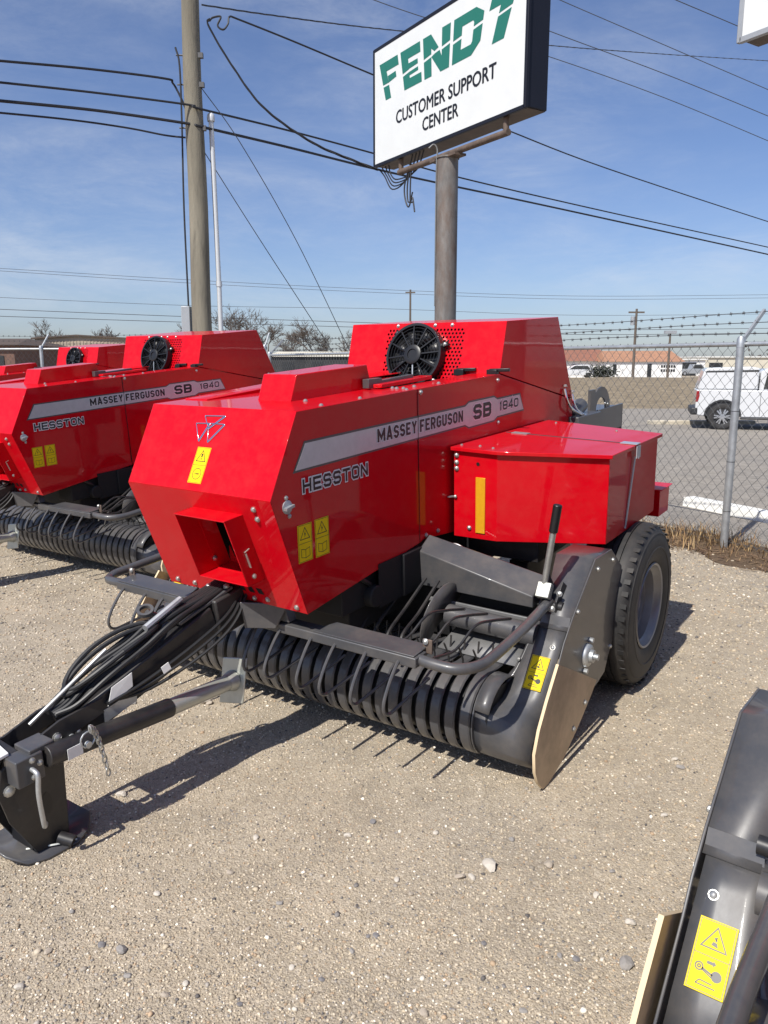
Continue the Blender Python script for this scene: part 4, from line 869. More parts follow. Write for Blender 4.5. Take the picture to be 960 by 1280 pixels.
    for o in list(db.children)+list(hz.children):
        if o in (hs, jk, hz): continue
        if o.name.startswith('bolt'): o.location = swing(o.location); continue
        if o.data is None or o.data.name in seen: continue
        seen.add(o.data.name)
        for v in o.data.vertices: v.co = swing(v.co)
    return root
def weld_only(o):
    bm = bmesh.new(); bm.from_mesh(o.data); bmesh.ops.remove_doubles(bm, verts=bm.verts, dist=.0003); bm.to_mesh(o.data); bm.free()

baler = build_baler()
tag(baler, 'red square baler in front with its whole side, twine box and drawbar in view', 'baler', 'red balers parked side by side')
b2 = copy_tree(baler); b2.matrix_basis = baler_matrix((-2.228, 2.762, .006), .023, .018)
tag(b2, 'red square baler next in line, half hidden behind the front machine', 'baler', 'red balers parked side by side')
b3 = copy_tree(baler); b3.matrix_basis = baler_matrix((-5.108, 8.161, .016), .031, .017)
tag(b3, 'farthest red baler at the left edge, mostly covered by its neighbour', 'baler', 'red balers parked side by side')
b4 = copy_tree(baler); b4.matrix_basis = baler_matrix((1.815, -2.82, -.012), -.05, -.065)
for ch in b4.children:
    if ch.name.startswith('pickup'):
        arms = [g for g in ch.children if g.name.startswith('guard_arm')]; adj = [g for g in ch.children if g.name.startswith('height_adjuster')]
        arms[1].location = (.075, 0, -.02); adj[1].location = (.055, -.05, -.02)
tag(b4, 'nearest baler at lower right, only a dark pickup corner in view', 'baler', 'red balers parked side by side')

# ------------------------------------------------------------------ chain-link fence with barbed wire
def fence(name, A, B, label, posts, outer, mesh_w=.098, wire_r=.0027, FH=1.83):
    A, B = Vector(A), Vector(B); L = (B-A).length; d = (B-A)/L; root = empty(name, (A.x, A.y, 0)); org = Vector((A.x, A.y, 0))
    tag(root, label, 'fence'); P = lambda t, h, o=0.: Vector((A.x+d.x*t+outer.x*o, A.y+d.y*t+outer.y*o, h))-org
    mb = MB(); mb.tube([P(0, FH), P(L, FH)], .021, 10); mb.build('top_rail', 'galv', root)
    for t in posts:
        mb = MB(); mb.tube([P(t, -.05, -.035), P(t, FH+.03, -.035)], .034, 14); mb.lathe([(-.05, .036), (.02, .036), (.045, .025), (.05, .0005)], P(t, FH+.02, -.035), (0, 0, 1), 14); mb.lathe([(-.03, .028), (.03, .028)], P(t, FH, .0), (d.x, d.y, 0), 12); po = mb.build('post', 'galv', root)
        mb = MB(); mb.beam(P(t, FH+.02, -.02), P(t, FH+.30, .27), .022, .03); mb.build('barb_arm', 'galv', po)
        for hh in (.35, .8, 1.25):
            mb = MB(); mb.lathe([(-.003, .0355), (.003, .0355)], P(t, hh, -.035), (0, 0, 1), 14); mb.build('tie_wire', 'barb', po)
    # fabric: interlocked zigzag wires
    mb = MB(); hw = mesh_w/2; n = int(L/hw); st = mesh_w*.58; rows = int((FH+.05-.04)/st)
    for i in range(n):
        sgn = 1 if i % 2 else -1; pts = []
        for j in range(rows+1):
            side = (j % 2) if True else 0
            x = (i+side*1.0)*hw if sgn > 0 else (i+1-side*1.0)*hw
            pts.append(P(x, .04+j*st, .004*(1 if (i+j) % 2 else -1)))
        mb.tube(pts, wire_r, 3, False)
    o = mb.build('chain_link', 'wire_galv', root, smooth=0)
    mb = MB(); mb.tube([P(0, .06, .006), P(L, .06, .006)], .0025, 5); mb.build('tension_wire', 'barb', root)
    for k, (h, of) in enumerate(((FH+.09, .06), (FH+.18, .155), (FH+.275, .25))):
        mb = MB(); pts = []; N = max(2, int(L/1.0))
        for i in range(N+1): pts.append(P(L*i/N, h-.012*math.sin(i*1.3+k), of))
        mb.tube(pts, .0034, 5); q = 0; t = .06*k
        while t < L:
            c = P(t, h-.012*math.sin(t*1.3+k), of); dd = Vector((d.x, d.y, 0)); u = Vector((outer.x, outer.y, 0))
            mb.tube([c-dd*.012, c+dd*.012], .0075, 5)
            if t < 16:
                mb.tube([c-Vector((0, 0, .018))-u*.012, c+Vector((0, 0, .018))+u*.012], .002, 3); mb.tube([c-Vector((0, 0, .018))+u*.012, c+Vector((0, 0, .018))-u*.012], .002, 3)
            t += .127
        mb.build('barbed_wire', 'barb', root, smooth=0)
    return root
cornerF = FB+FD*10.2
fence('chain_link_fence', FB-FD*2.6, cornerF, 'galvanised chain-link fence with barbed wire running back on the right', [2.6, 5.7, 8.8, 12.75], FN)
cl = cornerF+Vector((-.08, .06))
fence('chain_link_fence', cl, cl+Vector((-9.4, 1.7)), 'far chain-link fence stretch behind the two left balers', [.02, 4.91, 8.0], Vector((.18, .98)), .11, .003, 1.97)
# dry grass along the fence foot
gb, gf, gc = [], [], []; k = 0
for i in range(9600):
    t = -2.6+rng.random()**1.0*9.5; s0 = rng.normal()*.17+.10 if i < 9000 else -.25-abs(rng.normal())*.3; cl_ = math.sin(t*5.1)+math.sin(t*2.3+1)+rng.normal()*.7
    if cl_ < -.7: continue
    p = FB+FD*t+FN*s0; hgt = (.03+.13*rng.random()**1.8)*(1.25 if cl_ > .7 else .75); a = rng.random()*6.28; ln = hgt*(.3+.8*rng.random()); wd = .0022+.002*rng.random()
    dx, dy = math.cos(a), math.sin(a); z0 = zf(p.x, p.y)-.005
    gb += [(p.x-dy*wd, p.y+dx*wd, z0), (p.x+dy*wd, p.y-dx*wd, z0), (p.x+dx*ln*.4+dy*wd*.8, p.y+dy*ln*.4-dx*wd*.8, z0+hgt*.7), (p.x+dx*ln*.4-dy*wd*.8, p.y+dy*ln*.4+dx*wd*.8, z0+hgt*.7), (p.x+dx*ln, p.y+dy*ln, z0+hgt)]
    gf += [(k, k+1, k+2), (k, k+2, k+3), (k+3, k+2, k+4)]; c = np.array([(.30, .19, .085), (.22, .13, .06), (.40, .28, .14), (.13, .08, .045)][rng.integers(4)])*(.7+.5*rng.random()); gc += [c]*5; k += 5
for i in range(4200):      # flattened litter in front of it
    t = -2.6+rng.random()*9.5; s0 = -.12-abs(rng.normal())*.16; p = FB+FD*t+FN*s0; a = rng.random()*6.28; ln = .03+.07*rng.random(); wd = .002+.003*rng.random(); dx, dy = math.cos(a)*ln, math.sin(a)*ln; z0 = .004+.018*rng.random(); z1 = .004+.025*rng.random()
    nx_, ny_ = -math.sin(a)*wd, math.cos(a)*wd
    gb += [(p.x-nx_, p.y-ny_, z0), (p.x+nx_, p.y+ny_, z0), (p.x+dx+nx_, p.y+dy+ny_, z1), (p.x+dx-nx_, p.y+dy-ny_, z1), (p.x+dx*1.2, p.y+dy*1.2, z1)]
    gf += [(k, k+1, k+2), (k, k+2, k+3), (k+3, k+2, k+4)]; c = np.array([(.22, .13, .07), (.15, .09, .055), (.30, .20, .11)][rng.integers(3)])*(.7+.5*rng.random()); gc += [c]*5; k += 5
sm = MB(); prev = None; tt = -2.8
while tt < 9.6:
    a0, a1 = -.42+.10*math.sin(tt*3.1)+.06*math.sin(tt*7.7+1), .36+.06*math.sin(tt*4.3); row = []
    for sv in (a0, a0*.5, 0., a1*.6, a1):
        p = FB+FD*tt+FN*sv; row.append((p.x, p.y, zf(p.x, p.y)+(.004 if sv in (a0, a1) else .014)))
    if prev:
        for q in range(4): sm.poly([prev[q], prev[q+1], row[q+1], row[q]])
    prev = row; tt += .12
struct(weld(sm.build('dirt_strip', 'soil', smooth=60)))
o = stuff(np_mesh('dry_grass', np.array(gb), np.array(gf), np.array(gc), 'straw'))

# ------------------------------------------------------------------ wheel stops and kerb beyond the fence
def wheel_stop(a, b, label):
    a, b = Vector(a), Vector(b); d = (b-a).normalized(); n = Vector((-d.y, d.x)); z = zf(a.x, a.y)
    mb = MB(); pr = [(-.10, 0), (.10, 0), (.085, .115), (-.085, .115)]
    mb.prism([Vector((n.x*x, n.y*x, h)) for x, h in pr], Vector((b.x-a.x, b.y-a.y, zf(b.x, b.y)-z))); o = mb.build('wheel_stop', 'stop_white', None, .006); o.location = (a.x, a.y, z-.01); return tag(o, label, 'wheel stop')
wheel_stop((3.66, 9.10), (4.72, 6.92), 'white painted concrete wheel stop on the road behind the fence post')
mb = MB(); mb.box(0, 3.6, -.15, .15, -.05, .13); o = mb.build('kerb', 'concrete', None, .03); o.location = (9.0, 26.3, -.35); tag(o, 'low tan concrete kerb lying behind the white truck', 'kerb')

# ------------------------------------------------------------------ signs
zb = 4.80; N_, L_, E_ = Vector((1.756, 10.314, zb)), Vector((-.143, 13.30, zb)), None
sd = (L_-N_).normalized(); sn = Vector((sd.y, -sd.x, 0)); sn = -sn if sn.y > 0 else sn          # face normal towards the camera
SW, SH, SD = (L_-N_).length, 1.70, .37
def sign_cabinet(root, org, u, n, W, H, D):
    """org: lower corner at the u=0 end of the face, u along the face, n outward"""
    up = Vector((0, 0, 1)); b = -n*D
    mb = MB(); mb.prism([org+n*-.01, org+u*W+n*-.01, org+u*W+up*H+n*-.01, org+up*H+n*-.01], b+n*.02); mb.build('cabinet', 'sign_frame', root, .008)
    mb = MB()
    for a, c in ((org, org+u*W), (org+up*H, org+u*W+up*H)): mb.beam(a-u*.0+n*.0, c+n*.0, .045, .05)
    for a in (org, org+u*W): mb.beam(a-up*.02, a+up*(H+.02), .05, .045, n)
    mb.build('face_frame', 'sign_frame', root, .005)
    mb = MB(); mb.prism([org+up*-.003-n*.02+u*.02, org+u*(W-.02)-up*.003-n*.02, org+u*(W-.02)+b*.95-up*.003, org+u*.02+b*.95-up*.003], -up*.004); mb.build('underside', 'sign_under', root, smooth=0)
    mb = MB(); mb.prism([org+u*.025+up*.025+n*.012, org+u*(W-.025)+up*.025+n*.012, org+u*(W-.025)+up*(H-.025)+n*.012, org+u*.025+up*(H-.025)+n*.012], n*.004); return mb.build('face_panel', 'sign_white', root)
pole = Vector((.91, 11.763, 0))
sg = empty('pole_sign', pole); org = L_-pole; us = -sd          # u runs left to right as seen from the camera
face = sign_cabinet(sg, org, us, sn, SW, SH, SD)
up = Vector((0, 0, 1)); fo = org+sn*.018
Fp = lambda a, b, k=0.: fo+us*(a*SW)+up*(b*SH)+sn*(.001+.0008*k)
# green word in slanted blocks, cut by a rising white line
def block(mb, polys, x0, w, y0, h):
    for pl in polys:
        P = []
        for px, py in pl:
            x = x0+px*w; P.append(Fp(.492+(x-.492)*(1+.13*(py-.0)), y0+py*h))
        mb.poly(P)
y0, hh = .53, .325
LET = {'F': [[(0, 0), (.34, 0), (.34, .36), (.0, .36)], [(0, .42), (.34, .42), (.34, .42), (.30, 1), (0, 1)], [(.34, .42), (.80, .47), (.80, .62), (.34, .60)], [(.30, .74), (1, .74), (1, 1), (.30, 1)]],
       'E': [[(0, 0), (.36, 0), (.36, .40), (0, .36)], [(.36, 0), (1, 0), (1, .24), (.36, .24)], [(0, .43), (.36, .47), (.36, 1), (0, 1)], [(.36, .74), (1, .74), (1, 1), (.36, 1)], [(.36, .31), (.84, .33), (.84, .42), (.36, .40)], [(.36, .48), (.84, .50), (.84, .62), (.36, .62)]],
       'N': [[(0, 0), (.30, 0), (.30, .46), (0, .42)], [(0, .49), (.30, .53), (.30, 1), (0, 1)], [(.30, .66), (.30, 1), (.58, .60), (.42, .56)], [(.44, .50), (.62, .52), (.70, .36), (.70, .0), (.66, 0), (.30, .46)], [(.70, 0), (1, 0), (1, .54), (.70, .50)], [(.70, .57), (1, .61), (1, 1), (.70, 1)]],
       'D': [[(0, 0), (.30, 0), (.30, .49), (0, .46)], [(0, .53), (.30, .56), (.30, 1), (0, 1)], [(.30, 0), (.72, 0), (.66, .25), (.30, .25)], [(.30, .75), (.66, .75), (.72, 1), (.30, 1)], [(.66, .25), (.72, 0), (1, .22), (1, .57), (.70, .54), (.70, .30)], [(.70, .61), (1, .64), (1, .82), (.72, 1), (.66, .75), (.70, .70)]],
       'T': [[(.36, 0), (.80, 0), (.86, .56), (.42, .52)], [(.43, .58), (.87, .62), (.89, .74), (.45, .74)], [(.06, .74), (.98, .74), (1, 1), (.10, 1)]]}
mb = MB(); xp = .098
for i, (c, wl) in enumerate((('F', .128), ('E', .128), ('N', .165), ('D', .165), ('T', .15))):
    block(mb, LET[c], xp, wl, y0, hh); xp += wl+.019
mb.build('green_letters', 'sign_green', face, smooth=0)
def sign_text(t, a, b, wd, hg):
    mb = MB()
    for q, (ea, eb) in enumerate(((-.0018, 0), (.0018, 0), (0, .0025), (0, -.0025))): put_text(mb, t, Fp(a+ea, b+eb, q*.4), us, up, wd*SW, hg*SH)
    mb.build('lettering', 'decal_black', face, smooth=0)
sign_text('CUSTOMER SUPPORT', .182, .285, .66, .108); sign_text('CENTER', .381, .127, .24, .105)
# pole and cross arms
pt = zb-.26
mb = MB(); mb.tube([(0, 0, -.05), (0, 0, 2.2), (0, 0, pt)], [.165, .16, .155], 24); mb.lathe([(0, .17), (.02, .17), (.02, .0005)], (0, 0, pt), (0, 0, 1), 20); mb.build('pole', 'rust_pole', sg)
cen = org+us*(SW/2)-sn*(SD*.5); cx = Vector((0, 0, pt+.05))
mb = MB(); mb.tube([Vector((0, 0, pt+.06))-us*1.25, Vector((0, 0, pt+.06))+us*1.3], .045, 12); mb.build('cross_arm', 'rust_arm', sg)
for q in (-1.2, 1.25):
    mb = MB(); mb.tube([Vector((0, 0, pt+.06))+us*q, Vector((0, 0, zb+.02))+us*q-sn*.0], .04, 10); mb.build('riser', 'rust_arm', sg)
mb = MB(); mb.beam(Vector((0, 0, pt+.01))-us*.3, Vector((0, 0, pt+.01))+us*.3, .2, .03); mb.build('saddle', 'rust_arm', sg)
mb = MB(); mb.tube(catmull([Vector((-.160, -.04, 2.5)), Vector((-.162, -.04, 4.0)), Vector((-.158, -.04, pt-.05)), Vector((-.150, -.03, pt+.12)), Vector((-.20, -.02, pt+.19)), Vector((-.27, -.02, pt+.14))], 5), .011, 8); mb.build('conduit', 'mid_grey', sg)
for k in range(4):
    a = Vector((0, 0, zb-.05))-us*(.55+.1*k); P = [a+up*.1, a-us*.3-up*(.18+.03*k)-sn*.05, a-us*(.75-.05*k)-up*(.24+.04*k), a-us*(.95-.04*k)-up*(.12), a-us*1.0+up*.02]
    mb = MB(); mb.tube(catmull(P, 5), .011, 6); mb.build('feed_cable', 'cable', sg)
for k in range(3):
    a = Vector((0, 0, zb-.30))-us*(.98-.03*k); P = [a+up*.12, a-up*.12-us*(.12-.05*k), a-up*(.32+.03*k)-us*(.10-.04*k), a-up*(.45-.06*k)+us*.02*k, a-up*(.25+.15*k)+us*.10]
    mb = MB(); mb.tube(catmull(P, 5), .012, 6); mb.build('loose_cable', 'cable', sg)
tag(sg, 'white lit pole sign with green and black lettering on a rusty pole', 'sign')
# second sign cut by the top right corner
L2 = Vector((3.20, 7.58, 4.51)); s2 = empty('pole_sign', (L2.x+us.x*1.6, L2.y+us.y*1.6, 0)); o2 = L2-s2.location
MATS['sign_frame_save'] = MATS['sign_frame']; MATS['sign_frame'] = MATS['box_grey']
sign_cabinet(s2, o2, us, sn, 3.2, 1.6, .26); MATS['sign_frame'] = MATS['sign_frame_save']
mb = MB(); mb.cyl((0, 0, -.05), (0, 0, 4.52), .15, 20); mb.build('pole', 'rust_pole', s2)
mb = MB(); q = o2+sn*.02; mb.prism([q+us*.35+up*.30, q+us*2.8+up*.30, q+us*2.8+up*1.3, q+us*.35+up*1.3], sn*.003); mb.build('dark_print', 'decal_black', s2)
tag(s2, 'second sign box cut off by the upper right corner of the photo', 'sign')

# ------------------------------------------------------------------ utility pole and cables
UP = Vector((-2.88, 12.5, 0))
ut = empty('utility_pole', UP); tag(ut, 'tall weathered wooden utility pole behind the second baler', 'utility pole')
mb = MB(); k = 14; mb.tube([(.010*math.sin(i*1.1)+.035*(i/k), 0, -.1+8.3*i/k) for i in range(k+1)], [.165-.045*i/k for i in range(k+1)], 20); mb.build('pole_shaft', 'wood_pole', ut)
mb = MB(); mb.box(-.30, -.165, -.09, .09, 1.2, 2.55); mb.build('meter_box', 'box_grey', ut, .01)
mb = MB(); mb.tube(catmull([(-.19, -.03, 2.5), (-.185, -.05, 4.0), (-.155, -.06, 5.2), (-.15, -.06, 6.0), (-.2, -.06, 6.25)], 5), .014, 7); mb.build('riser_cable', 'cable', ut)
for z in (5.15, 5.75, 6.15, 7.3):
    mb = MB(); mb.cyl((-.2, -.04, z), (.2, -.04, z), .012, 8); mb.box(.12, .2, -.07, -.01, z-.04, z+.03); mb.build('hardware', 'barb', ut)
mb = MB(); mb.box(-.03, .1, -.16, -.13, 7.42, 7.6); mb.build('pole_tag', 'paper', ut)
mb = MB(); mb.lathe([(0, .04), (.05, .045), (.08, .03), (.12, .035), (.14, .0005)], (.22, -.05, 7.35), (0, 0, 1), 12); mb.build('insulator', 'ceramic', ut)
# slim white conduit mast beside it
mb = MB(); mb.tube([(0, 0, 0), (-.005, 0, 2.9), (-.03, 0, 5.30)], .038, 14); mb.lathe([(0, .055), (.05, .06), (.10, .05), (.14, .0005)], (-.03, 0, 5.28), (0, 0, 1), 12)
for z in (1.5, 2.9): mb.lathe([(-.04, .047), (.04, .047)], (-.004, 0, z), (0, 0, 1), 12)
mo = mb.build('conduit_mast', 'conduit', None); mo.location = (-2.60, 12.6, 0); tag(mo, 'slim white conduit mast standing beside the wooden pole', 'mast')

def cable(name, pts, label, r=.012, mat='cable', k=8, twist=False, cat='cable'):
    """pts: (u, v, ground distance) in photo pixels"""
    P = catmull([at_depth(*p) for p in pts], k); mb = MB()
    if twist:
        for ph in (0, 2.1, 4.2):
            Q = []; s = 0.
            for i, p in enumerate(P):
                if i: s += (P[i]-P[i-1]).length
                Q.append(p+Vector((0, math.cos(s*7+ph), math.sin(s*7+ph)))*r*.75)
            mb.tube(Q, r*.6, 5)
    else: mb.tube(P, r, 6)
    o = mb.build(name, mat); return tag(o, label, cat, 'overhead cables')
D0 = 12.45
cable('overhead_cable', [(-60, 70, 10.2), (0, 76, 10.7), (110, 86, 11.6), (205, 98, 12.3), (216, 104, D0), (226, 122, D0), (233, 138, D0)], 'topmost black cable from the left edge, dropping at the wooden pole', .017)
cable('overhead_cable', [(-60, 97, 10.2), (0, 103, 10.7), (120, 116, 11.6), (236, 131, 12.35), (250, 136, 12.4), (360, 163, 14.2), (468, 192, 16.2), (575, 222, 18.2), (760, 265, 22), (960, 309, 27), (1030, 325, 29)], 'second black cable from the top, crossing behind the green-lettered sign', .016)
cable('overhead_cable', [(-60, 120, 10.2), (0, 126, 10.7), (120, 138, 11.6), (232, 154, 12.35), (258, 160, 12.5), (360, 184, 14.0), (460, 209, 16.0), (540, 227, 17.4), (700, 261, 20.5), (960, 318, 26.5), (1030, 334, 28.5)], 'thick lower black cable crossing the whole picture under the sign', .021)
cable('overhead_cable', [(-60, 136, 10.2), (0, 141, 10.7), (90, 150, 11.4), (160, 160, 12.0), (206, 169, 12.3), (232, 172, 12.4)], 'lowest black cable from the left edge, ending at the wooden pole', .014)
cable('service_drop', [(262, 24, 12.35), (261, 33, 12.4), (290, 82, 12.5), (330, 135, 12.6), (390, 178, 12.8), (440, 200, 13.0), (472, 212, 13.2)], 'twisted drop cable sagging from the pole top to the sign corner', .017, twist=True, k=14)
cable('service_drop', [(262, 26, 12.35), (266, 22, 12.4), (276, 21, 12.4), (272, 32, 12.4), (279, 37, 12.4), (285, 30, 12.45), (287, 21, 12.5), (300, 25, 12.7), (370, 53, 13.4), (470, 95, 14.6), (560, 132, 15.8), (635, 163, 17), (760, 211, 19.5), (960, 277, 24), (1030, 298, 26)], 'black cable with a small loop at the pole, passing behind the sign', .014, k=6)
cable('overhead_cable', [(252, 6, 12.35), (340, 19, 13.5), (475, 36, 15.5), (690, 57, 19), (820, 67, 22), (960, 76, 25.5), (1030, 80, 27)], 'thin twisted cable near the top edge running level to the right', .010, 'thin_cable', twist=True, k=16)
cable('overhead_cable', [(440, -10, 20), (525, 20, 20.6), (690, 72, 22), (830, 122, 23), (960, 176, 24), (1030, 206, 25)], 'lowest of the three thin wires slanting down to the right edge', .010, 'thin_cable')
cable('overhead_cable', [(560, -12, 20.2), (690, 40, 21), (830, 92, 22), (960, 145, 23), (1030, 175, 24)], 'middle one of the three thin wires slanting down to the right edge', .010, 'thin_cable')
cable('overhead_cable', [(640, -28, 20.2), (700, 0, 21), (830, 56, 22), (960, 112, 23), (1030, 142, 24)], 'upper one of the three thin wires slanting down to the right edge', .010, 'thin_cable')
cable('overhead_cable', [(800, -20, 19), (845, 0, 19.5), (930, 36, 20.5), (1000, 68, 21)], 'thin wire vanishing behind the sign in the upper right corner', .010, 'thin_cable')
cable('guy_wire', [(249, 106, 12.45), (300, 178, 12.9), (370, 300, 14), (432, 428, 15), (441, 447, 15.1)], 'upper slanting guy wire of the wooden pole', .007, 'thin_cable', cat='guy wire')
cable('guy_wire', [(251, 183, 12.45), (320, 292, 13.2), (403, 420, 14.6), (416, 441, 14.9)], 'lower slanting guy wire of the wooden pole', .007, 'thin_cable', cat='guy wire')
for i, (va, vb, vc, r) in enumerate(((335, 350, 362, .02), (338, 354, 366, .02), (387, 396, 404, .03), (396, 403, 410, .03), (372, 382, 386, .02))):
    cable('distant_cable', [(-40, va-2, 78), (240, vb, 84), (480, vc, 90), (720, vc+8, 94), (1000, vc+6, 98)], ['faintest upper distant wire far across the sky', 'second faint distant wire just below the top one', 'upper dark distant wire close above the treetops', 'lower dark distant wire close above the treetops', 'faint distant wire midway down to the treetops'][i], r, 'thin_cable')

# ------------------------------------------------------------------ far utility poles
def far_pole(u, vtop, d, h_extra, label, arm=1.8, trans=False, lamp=False):
    top = at_depth(u, vtop, d); z0 = -.6; root = empty('utility_pole', (top.x, d, z0)); H = top.z-z0
    mb = MB(); mb.tube([(0, 0, 0), (0, 0, H)], [.17, .12], 8); mb.build('pole_shaft', 'bark', root)
    if arm: mb = MB(); mb.box(-arm/2, arm/2, -.06, .06, H-.45, H-.28); mb.build('cross_arm', 'bark', root)
    if trans: mb = MB(); mb.cyl((-.35, 0, H-1.7), (-.35, 0, H-.8), .24, 10); mb.build('transformer', 'box_grey', root)
    if lamp: mb = MB(); mb.box(-.7, .7, -.25, .25, H-.1, H+.25); mb.build('lamp_head', 'box_grey', root)
    tag(root, label, 'utility pole')
far_pole(513, 362, 105, 0, 'distant wooden pole with short arm right of the sign pole foot' if False else 'thin distant wooden pole left of the rusty sign pole', 1.3)
far_pole(796, 386, 85, 0, 'distant pole with crossarm and transformer above the orange-roofed building', 1.7, True)
far_pole(838, 416, 95, 0, 'distant lamp pole above the white-walled building', 0, False, True)

# ------------------------------------------------------------------ white pickup truck with canopy
def truck(loc, yaw, label):
    root = empty('pickup_truck', loc); root.rotation_euler = (0, 0, yaw); r = .41
    def arch(cx, n=9): return [(cx-.52*math.cos(t), .42+.50*math.sin(t)) for t in [math.pi*i/n for i in range(n+1)]]
    # side outline x (rear to front), z
    low = [(-.80, .62), (-.74, .45)]+arch(0)+[(.55, .40), (3.15, .40)]+arch(3.7)+[(4.25, .42), (4.6, .46), (4.68, .72), (4.66, 1.0), (4.5, 1.10), (3.1, 1.20), (2.9, 1.22), (-.79, 1.24)]
    mb = MB(); mb.prism([(x, 0, z) for x, z in low], (0, 2.0, 0)); body = mb.build('body', 'car_white', root, .03)
    cab = [(.98, 1.22), (3.15, 1.20), (2.55, 1.78), (2.3, 1.86), (1.15, 1.88), (1.0, 1.80)]
    mb = MB(); mb.prism([(x, .08, z) for x, z in cab], (0, 1.84, 0)); mb.build('cab', 'car_white', root, .05)
    for q in ([(1.75, 1.27), (2.75, 1.27), (2.38, 1.72), (1.75, 1.74)], [(1.1, 1.27), (1.68, 1.27), (1.68, 1.74), (1.18, 1.74)]):
        mb = MB(); mb.prism([(x, .072, z) for x, z in q], (0, .006, 0)); mb.build('window', 'car_glass', root)
    can = [(-.77, 1.245), (.95, 1.245), (.95, 1.90), (.7, 1.94), (-.50, 1.90), (-.60, 1.84)]
    mb = MB(); mb.prism([(x, .06, z) for x, z in can], (0, 1.88, 0)); cp = mb.build('canopy', 'car_white', root, .04)
    mb = MB(); mb.prism([(-.56, .052, 1.765), (.93, .052, 1.79), (.93, .052, 1.845), (-.55, .052, 1.81)], (0, .006, 0)); mb.build('canopy_trim', 'car_glass', cp)
    mb = MB(); mb.prism([(.30, .052, 1.42), (.46, .052, 1.42), (.46, .052, 1.5), (.30, .052, 1.5)], (0, .006, 0)); mb.build('canopy_latch', 'box_grey', cp, .01)
    mb = MB(); mb.prism([(-.80, -.006, .86), (-.73, -.006, .86), (-.69, -.006, 1.05), (-.71, -.006, 1.20), (-.79, -.006, 1.20)], (0, .12, 0)); mb.build('tail_light', 'tail_red', root, .01)
    mb = MB(); mb.box(-.93, -.72, -.02, 2.02, .46, .68); mb.build('bumper', 'trim', root, .04)
    mb = MB(); mb.box(.52, 3.2, -.03, .10, .34, .40); mb.build('running_board', 'trim', root, .02)
    for x in (1.03, 2.2, 3.1):
        mb = MB(); mb.box(x, x+.012, -.004, .002, .45, 1.2); mb.build('door_gap', 'trim', root)
    for x in (1.5, 2.6):
        mb = MB(); mb.box(x, x+.18, -.02, .0, 1.04, 1.08); mb.build('door_handle', 'trim', root)
    for cx in (0, 3.7):
        mb = MB(); mb.poly([(x, .03, z) for x, z in [(cx+.5*math.cos(t), .42+.48*math.sin(t)) for t in [math.pi*i/12 for i in range(13)]]]); mb.prism([(x, -.008, z) for x, z in [(cx+.54*math.cos(t), .42+.52*math.sin(t)) for t in [math.pi*i/12 for i in range(13)]]+[(cx+.49*math.cos(t), .42+.47*math.sin(t)) for t in [math.pi*i/12 for i in range(12, -1, -1)]]], (0, .04, 0)); mb.build('wheel_arch', 'trim', root, smooth=0)
        for y in (.02, 1.98):
            s = -1 if y < 1 else 1; wh = empty('wheel', (cx, y-.0*s, r), root)
            mb = MB(); mb.lathe([(0, .25), (.015, .3), (.01, .37), (-.03, r), (-.22, r), (-.25, .37), (-.25, .25)], (0, 0, 0), (0, s, 0), 28, closed=True); mb.build('tyre', 'rubber', wh)
            mb = MB(); mb.lathe([(.005, .255), (-.01, .235), (-.10, .22), (-.10, .0005)], (0, 0, 0), (0, s, 0), 24); mb.mat(1); mb.lathe([(-.01, .06), (.0, .05), (.0, .0005)], (0, 0, 0), (0, s, 0), 12)
            for k in range(12):
                t = (k//2)*math.pi/3+(.17 if k % 2 else -.17); mb.beam((.04*math.cos(t), -.008*1+.0, .04*math.sin(t)) if s < 0 else (.04*math.cos(t), .008, .04*math.sin(t)), (.24*math.cos(t), 0, .24*math.sin(t)), .04, .03, (0, 1, 0))
            mb.build('rim', ['trim', 'alloy'], wh)
    return tag(root, label, 'truck')
truck((10.50, 24.0, -.36), R(-19), 'white pickup truck with canopy parked beyond the fence')
# small cars far behind the bank
def small_car(loc, yaw, L, mat, label, cat, pick=False):
    root = empty('parked_car', loc); root.rotation_euler = (0, 0, yaw); h = 1.62
    mb = MB(); mb.prism([(0, 0, .35), (.55, 0, .30), (L-.5, 0, .30), (L, 0, .38), (L, 0, .75), (L-.15, 0, .92), (L-1.2, 0, 1.0), (.1, 0, 1.02), (-.02, 0, .8)], (0, 1.8, 0)); mb.build('body', mat, root, .04)
    top = [(.12, 1.0), (L-1.15, 1.0), (L-2.0, h-.06), (L-2.4, h), (.9, h), (.45, h-.1)] if not pick else [(L*.36, 1.0), (L-1.3, 1.0), (L-1.9, h+.1), (L*.42, h+.1)]
    mb = MB(); mb.prism([(x, .1, z) for x, z in top], (0, 1.6, 0)); mb.build('cabin', mat, root, .04)
    gl = [(.55, 1.05), (L-1.4, 1.05), (L-2.05, h-.14), (.95, h-.14)] if not pick else [(L*.40, 1.08), (L-1.5, 1.08), (L-1.95, h), (L*.44, h)]
    mb = MB(); mb.prism([(x, .09, z) for x, z in gl], (0, 1.62, 0)); mb.build('window', 'car_glass', root)
    for x in (.85, L-.9):
        for y in (.0, 1.6):
            mb = MB(); mb.cyl((x, y-.01, .33), (x, y+.21, .33), .33, 16); mb.mat(1); mb.cyl((x, y-.02, .33), (x, y, .33), .2, 12); mb.build('wheel', ['rubber', 'alloy'], root)
    return tag(root, label, cat)
p = at_depth(741, 470, 100); small_car((p.x, 100, -.05), R(180-6), 4.6, 'car_white', 'small white car far away beside the tower edge', 'car')
p = at_depth(849, 470, 120); small_car((p.x, 120, -.1), R(3), 5.4, 'box_grey', 'grey pickup far away right of the white building', 'pickup', True)

